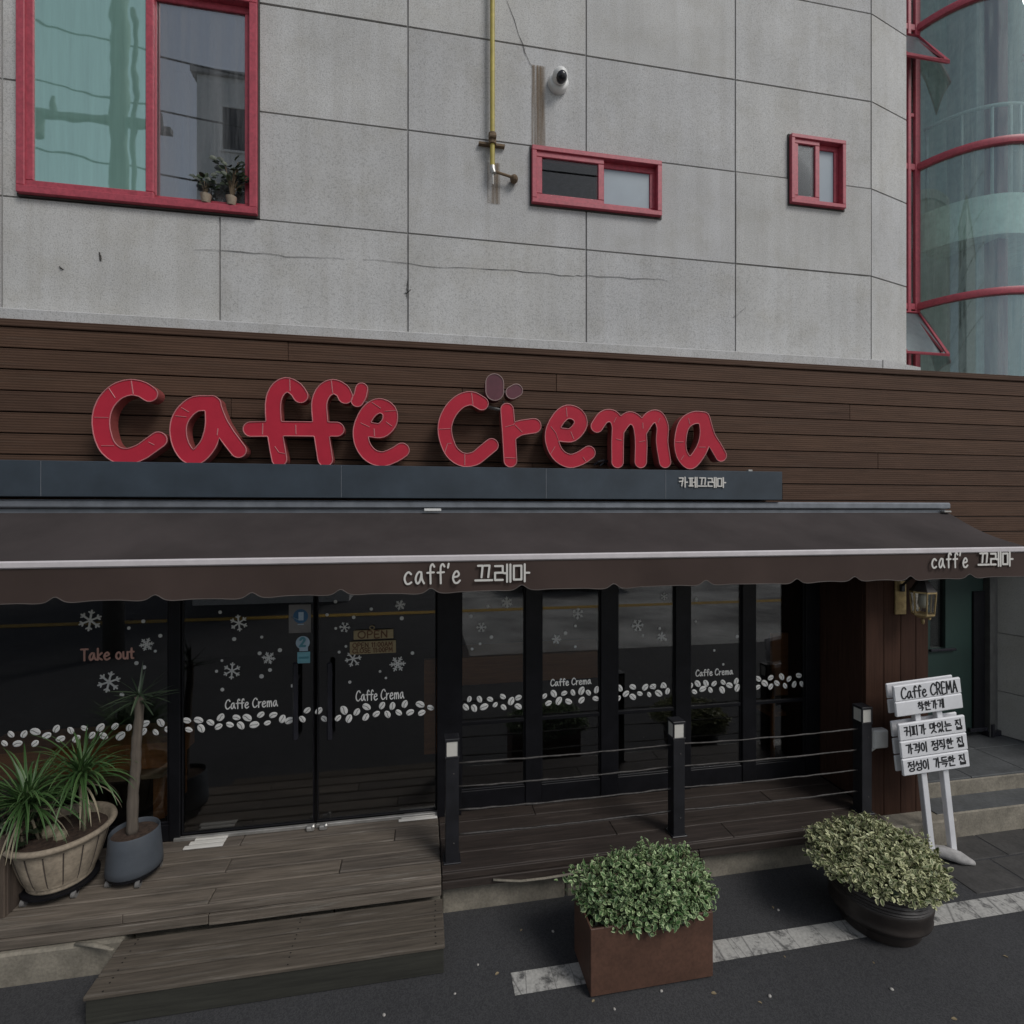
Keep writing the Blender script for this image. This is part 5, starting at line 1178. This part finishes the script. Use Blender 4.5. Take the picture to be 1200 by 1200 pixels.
def dolly(name,label,cx,cy,r,seed):
    t=thing(name,label,'pot dolly',(cx,cy,ZD),'wheeled pot dollies on the deck')
    b=MB(); b.lathe([(r*.6,ZD+.05),(r,ZD+.05),(r,ZD+.065),(r*.6,ZD+.065),(r*.6,ZD+.05)],cx,cy,28); b.box(cx-r*.8,cx+r*.8,cy-.015,cy+.015,ZD+.050,ZD+.064); b.build('ring',M['black'],t,40)
    for i in range(4):
        a=seed+i*math.pi/2; x,y=cx+r*.92*math.cos(a),cy+r*.92*math.sin(a)
        b=MB(); b.tube([(x-.012,y,ZD+.024),(x+.012,y,ZD+.024)],.024,14); c_=b.build('caster',M['caster'],t,40)
        b=MB(); b.box(x-.018,x+.018,y-.006,y+.012,ZD+.03,ZD+.051); b.build('caster_fork',M['black'],c_)
# ribbed terracotta pot with ponytail palms
tc=(-2.30,3.775); zb=ZD+.066
dolly('pot_dolly','black wheeled dolly under the big ribbed terracotta pot',tc[0],tc[1],.20,.9)
t=thing('terracotta_pot','big weathered ribbed terracotta pot with a rolled rim on the deck','pot',(tc[0],tc[1],zb))
H=.335; NR=16
ribs=lambda a,z: 1+(.022*(abs(math.cos(a*NR/2))**.5-1) if zb+.035<z<zb+H-.05 else 0)
prof=[(0,zb),(.165,zb),(.172,zb+.012),(.170,zb+.03),(.180,zb+.036)]+[(.180+.072*(i/10)**.75,zb+.04+(H-.10)*i/10) for i in range(11)]+[(.255,zb+H-.045),(.278,zb+H-.038),(.290,zb+H-.02),(.284,zb+H-.004),(.270,zb+H),(.255,zb+H-.008),(.248,zb+H-.04),(.24,zb+H-.06)]
b=MB(); b.lathe(prof,tc[0],tc[1],160,ribs); b.build('pot_body',M['terracotta'],t,60)
b=MB()
for i in range(NR):
    a=(i+.5)*2*math.pi/NR
    b.tube([(tc[0]+(.180+.072*(s)**.75)*.982*math.cos(a),tc[1]+(.180+.072*s**.75)*.982*math.sin(a),zb+.045+(H-.11)*s) for s in (0,.15,.35,.6,.8,1)],.004,5)
b.build('rib_groove',M['groove'],t)
b=MB(); b.disc(tc[0],tc[1],zb+H-.055,.246,36,.012); b.build('soil',M['soil'],t)
b=MB(); b.ball((tc[0]-.05,tc[1]-.02,zb+H-.03),.05,.04,.05,9,6); b.ball((tc[0]+.03,tc[1]-.06,zb+H-.035),.04,.035,.04,8,5); b.build('pale_root',M['dry'],t)
def palm(name,label,base,crown,nl,L,W,seed,group,stalks=3):
    r=random.Random(seed); t=thing(name,label,'plant',base,group)
    b=MB()
    for i in range(stalks):
        o=Vector((r.uniform(-.05,.05),r.uniform(-.04,.04),0)); b.tube([Vector(base)+o*1.3,(Vector(base)+Vector(crown))/2+o,Vector(crown)+o*.3],[.009,.008,.006],6)
    b.build('stalk',M['dry'],t,True); b=MB()
    for i in range(nl):
        a=r.uniform(0,6.28); el=r.uniform(.1,1.25); l=L*r.uniform(.65,1.1); d=Vector((math.cos(a)*math.cos(el),math.sin(a)*math.cos(el),math.sin(el)))
        p=Vector(crown)+Vector((r.uniform(-.02,.02),r.uniform(-.02,.02),r.uniform(-.04,.04))); pts=[p]; N=9
        for k in range(N):
            d=(d+Vector((0,0,-.16*(1.4-el*.4)*(k/N+.4)))).normalized(); q=pts[-1]+d*(l/N)
            if q.y>4.155: q.y=4.155
            pts.append(q)
        b.strap(pts,W*r.uniform(.7,1.1))
    stuff(b.build('foliage',M['palm'],t)); b=MB()
    for i in range(12):
        a=r.uniform(0,6.28); d=Vector((math.cos(a)*.6,math.sin(a)*.6,.25)); p=Vector(crown)+Vector((0,0,-.05)); pts=[p]
        for k in range(7): d=(d+Vector((0,0,-.28))).normalized(); q=pts[-1]+d*.045; q.y=min(q.y,4.15); pts.append(q)
        b.strap(pts,W*.8)
    stuff(b.build('dry_foliage',M['dry'],t)); return t
zs_=zb+H-.055
palm('ponytail_palm','bright green ponytail plant with long drooping leaves on the left of the ribbed pot',(tc[0]-.08,tc[1]-.07,zs_),(tc[0]-.13,tc[1]-.10,zs_+.26),135,.42,.0075,31,'ponytail plants in the ribbed pot',2)
palm('ponytail_palm','darker ponytail plant on tall stalks at the right of the ribbed pot',(tc[0]+.08,tc[1]+.03,zs_),(tc[0]+.09,tc[1]+.05,zs_+.33),115,.40,.0075,33,'ponytail plants in the ribbed pot',5)
t=thing('leafy_plant','low dark leafy plant at the left edge of the ribbed pot','plant',(tc[0]-.20,tc[1]-.08,zs_))
b=MB(); r=random.Random(5); tw_=MB()
for i in range(130):
    a=r.uniform(0,6.28); p=Vector((tc[0]-.21+r.uniform(-.09,.10),tc[1]-.06+r.uniform(-.10,.14),zs_+r.uniform(.02,.20))); b.leaf(p,Vector((math.cos(a),math.sin(a),r.uniform(-.5,.3))),Vector((r.uniform(-.3,.3),-.4,1)),.055,.04,.1,.2)
    if i%6==0: tw_.tube([(tc[0]-.20,tc[1]-.06,zs_),tuple(p)],.003,4)
tw_.build('stem',M['stem'],t); stuff(b.build('foliage',M['leaf_dark'],t))
# grey pot with a bare-trunked dracaena
gc=(-1.885,3.80)
dolly('pot_dolly','black wheeled dolly under the plain grey pot',gc[0],gc[1],.15,.6)
t=thing('grey_pot','plain slate grey round pot beside the ribbed terracotta pot','pot',(gc[0],gc[1],zb))
b=MB(); b.lathe([(0,zb),(.150,zb),(.160,zb+.010),(.158,zb+.05),(.148,zb+.17),(.142,zb+.245),(.138,zb+.252),(.132,zb+.245),(.130,zb+.2)],gc[0],gc[1],48); b.build('pot_body',M['greypot'],t,50)
b=MB(); b.disc(gc[0],gc[1],zb+.222,.133,30,.01); b.build('soil',M['soil'],t)
t=thing('dracaena','bare trunked dracaena with a small tuft of thin leaves in the grey pot','plant',(gc[0],gc[1],zb+.22))
top=PY(163,816,gc[1]); pts=[PY(155,975,gc[1])]; pts[0].z=zb+.215
pts=[pts[0],PY(156,930,gc[1]),PY(159,900,gc[1]),PY(160,870,gc[1]),PY(163,840,gc[1]),top]
b=MB(); sp=[Vector(p) for p in smooth_pts([tuple(p) for p in pts],5)]; b.tube(sp,[.034*(1-.28*i/len(sp))*(1+.06*math.sin(i*2.1)) for i in range(len(sp))],12); b.build('trunk',M['trunk'],t,True)
b=MB(); r=random.Random(9)
for i in range(30):
    a=r.uniform(0,6.28); el=r.uniform(-.35,1.3); l=r.uniform(.14,.27); d=Vector((math.cos(a)*math.cos(el),math.sin(a)*math.cos(el)*.8,math.sin(el))); p=top+Vector((0,0,r.uniform(-.05,.02))); q=[p]
    for k in range(5):
        d=(d+Vector((0,0,-.06))).normalized(); q.append(q[-1]+d*(l/5))
    b.strap(q,.0075)
stuff(b.build('foliage',M['palm_dark'],t))
# crate at the far left
t=thing('wooden_crate','old upright board crate at the far left end of the deck','crate',(-2.8,3.75,ZD))
for i in range(4): MB().box(-3.0+i*.137,-3.0+i*.137+.133,3.54,3.56,ZD,.80,.004).build('board',M['crate'],t)
for i in range(3): MB().box(-2.475,-2.455,3.562+i*.14,3.562+i*.14+.136,ZD,.80,.004).build('board',M['crate'],t)
b=MB(); b.box(-2.99,-2.48,3.57,3.97,ZD+.02,.74); b.build('soil',M['soil'],t)

# ================================================================== SIGN BOARD
sb=thing('menu_sign','leaning white painted sign of stacked boards with black hand lettering','sign',(4.10,3.40,0))
sb.rotation_euler=(0,R(-6.5),R(-7))
def lbox(name,x0,x1,y0,y1,z0,z1,mat,parent,c=.004): return MB().box(x0,x1,y0,y1,z0,z1,c).build(name,M[mat],parent,local=True)
for xl in (-.125,.055): lbox('leg',xl-.024,xl+.024,-.02,.025,.0,1.39,'sign_white',sb)
rows=[(1.300,1.425,'Caffe CREMA',.10,.06,.10),(1.180,1.298,'착한가게',.33,.28,.35),(.990,1.125,'커피가 맛있는 집',.08,.05,.12),(.852,.986,'가격이 정직한 집',.08,.05,.12),(.714,.848,'정성이 가득한 집',.08,.05,.12)]
for i,(z0_,z1_,txt,pl_,pr_,_) in enumerate(rows):
    x0_,x1_=(-.32,.235) if i<2 else (-.315,.238)
    fb=lbox('board',x0_,x1_,-.045,-.021,z0_,z1_,'sign_white',sb,.008); lbox('back_board',x0_,x1_,.0255,.043,z0_+.004,z1_-.004,'sign_white',sb,.006)
    b=MB(); w_=x1_-x0_; h=z1_-z0_; text_mesh(b,txt,x0_+w_*pl_,x1_-w_*pr_,z0_+h*(.24 if i else .14),z1_-h*(.20 if i else .14),-.0475,-.0452,.075 if i else .085); b.build('board_lettering',M['ink'],fb,local=True)
ft=thing('sign_weight','pale flattened sack weighing down the foot of the white sign','sack',tuple(PZ(1110,1008,0)))
c=PZ(1112,1010,.0)
b=MB(); n_=18
b.tube([(c.x-.16,c.y+.13,.035),(c.x-.10,c.y+.09,.05),(c.x,c.y+.03,.055),(c.x+.08,c.y-.03,.04),(c.x+.15,c.y-.07,.02)],[.02,.05,.062,.058,.022],12,flat=.7); o=b.build('sack',M['sackcloth'],ft,True)

# ================================================================== SMALL LITTER
lit=MB(); r=random.Random(3)
spots=[(533,1165),(697,1172),(775,1162),(918,1120),(560,1131),(840,1165),(1045,1160),(610,1092),(648,1092),(905,1062),(912,1067),(585,1140),(985,1000),(1122,1195),(450,1190),(1175,1120),(720,1183),(888,1174),(902,1168),(1025,1130)]
WHERE=['alone on the road in front of the wooden step','at the front left foot of the brown planter box','in front of the middle of the brown planter box','on the road just below the white line between the two bushes','on the dark road above the end of the white line',
'at the front right corner of the brown planter box','on the open road below the round dark pot','on the road between wooden step and box bush, nearer the step','on the road between wooden step and box bush, nearer the bush','on the road close to the kerb between the two bushes',
'beside the leaf near the kerb between the two bushes','just left of where the white line starts','by the kerb close behind the variegated bush','on the road in the bottom right corner','on the road along the front of the wooden step',
'on the road near the right edge of the photo','a little way in front of the brown planter box','by itself on the open road below the white line','next to the lone pebble on the open road below the white line','at the foot of the round dark pot']
gm=MB(); gm.ball((0,0,.35),1,.8,.5,7,4); pm=gm.mesh('pebble',M['pebble'],smooth=True); lm=MB(); lm.leaf(Vector((0,0,.2)),Vector((1,0,0)),Vector((0,.2,1)),2.6,1.4,.25,.15); lm=lm.mesh('fallen_leaf',M['leaf_litter'])
for i,(u,v) in enumerate(spots):
    p=PZ(u,v,.0); s=r.uniform(.007,.013); o=bpy.data.objects.new('pebble' if i%2==0 else 'fallen_leaf',pm if i%2==0 else lm); col.objects.link(o); o.location=p; o.scale=(s,s,s); o.rotation_euler=(0,0,r.uniform(0,6)); 
    tag(o,('pale pebble ' if i%2==0 else 'dry fallen leaf ')+WHERE[i],'pebble' if i%2==0 else 'leaf','pebbles on the road' if i%2==0 else 'fallen leaves on the road')

# ================================================================== ACROSS THE STREET (seen in the glass)
t=thing('opposite_building','pale rendered building across the street mirrored in the upstairs window','building',(-4,-9,0))
b=MB(); b.box(-6.6,-2.2,-16,-8.0,0,15.8); b.build('wall',M['opp'],t); b=MB(); b.box(-6.75,-2.0,-16.2,-7.9,15.8,15.95); b.build('roof',M['joint'],t)
for x in (-5.9,-3.8):
    for z in (4.2,7.6,11.0,13.6):
        b=MB(); b.box(x,x+1.1,-8.03,-7.985,z,z+1.3); w=b.build('window',M['handle'],t); b=MB(); rect_frame(b,x-.05,x+1.15,z-.05,z+1.35,-8.0,-7.95,.07); b.build('frame',M['white'],w)
t=thing('utility_pole','concrete utility pole with a crossarm mirrored in the teal window pane','pole',(-5.75,-2.5,0))
b=MB(); b.tube([(-5.75,-2.5,0),(-5.75,-2.5,15)],[.17,.13],16); b.build('pole',M['polec'],t,True)
b=MB(); b.box(-7.6,-4.9,-2.62,-2.5,10.25,10.36); b.tube([(-5.5,-2.5,4),(-5.5,-2.5,12.5)],.045,8); b.build('crossarm',M['polec'],t)
b=MB()
for x in (-7.3,-6.9,-5.1): b.tube([(x,-2.56,10.36),(x,-2.56,10.65)],[.06,.03],8)
b.tube([(-7.2,-2.56,10.3),(-7.2,-2.56,9.9)],.14,10); b.build('insulator',M['polec'],t)
for i,(z,zz,y) in enumerate(((10.6,12.0,-2.56),(11.6,13.2,-2.6),(12.6,14.5,-2.4),(9.4,10.6,-2.5),(8.4,9.6,-2.3))):
    pts=[(-14+20*s,y-.3*s,zz+(z-zz)*s-1.2*math.sin(math.pi*s)*.5) for s in np.linspace(0,1,18)]
    o=MB().tube(pts,.018,5).build('overhead_wire',M['handle']); tag(o,['third highest','second highest','highest','fourth highest','lowest'][i]+' of the dark overhead wires strung past the utility pole','wire','overhead wires across the street')
for i in range(3):
    pass

cx,cy=5.0,-9.2; t=thing('parked_car','dark saloon car parked across the street, mirrored in the cafe windows','car',(cx,cy,0))
prof=[(-2.2,.35),(-2.25,.62),(-2.1,.84),(-1.3,.95),(-.75,1.36),(.35,1.42),(1.2,1.02),(2.05,.92),(2.22,.65),(2.2,.33)]
b=MB(); n=len(prof)
for yy,k in ((-.80,1),(.80,1)): b.add([(cx+x_,cy+yy*(1 if z_<.97 else .82),z_) for x_,z_ in prof],[tuple(range(n))])
b.add([],[]); b.f+=[(i,(i+1)%n,n+(i+1)%n,n+i) for i in range(n)]; b.build('body',M['handle'],t)
for sx in (-1.35,1.35):
    for sy in (-.78,.78):
        b=MB(); b.tube([(cx+sx,cy+sy-.1,.32),(cx+sx,cy+sy+.1,.32)],.32,18); w=b.build('wheel',M['black'],t); b=MB(); b.tube([(cx+sx,cy+sy-.105,.32),(cx+sx,cy+sy+.105,.32)],.19,12); b.build('rim',M['alu'],w)
for sx in (2.15,): 
    for sy in (-.55,.55): MB().box(cx+sx,cx+sx+.07,cy+sy-.15,cy+sy+.15,.66,.78,.02).build('headlight',M['cap_white'],t)
b=MB(); b.add([(cx-1.2,cy+.79,.98),(cx+1.05,cy+.79,1.0),(cx+.3,cy+.68,1.36),(cx-.72,cy+.68,1.31)],[(0,1,2,3)]); b.build('side_window',M['glass_frost'],t)
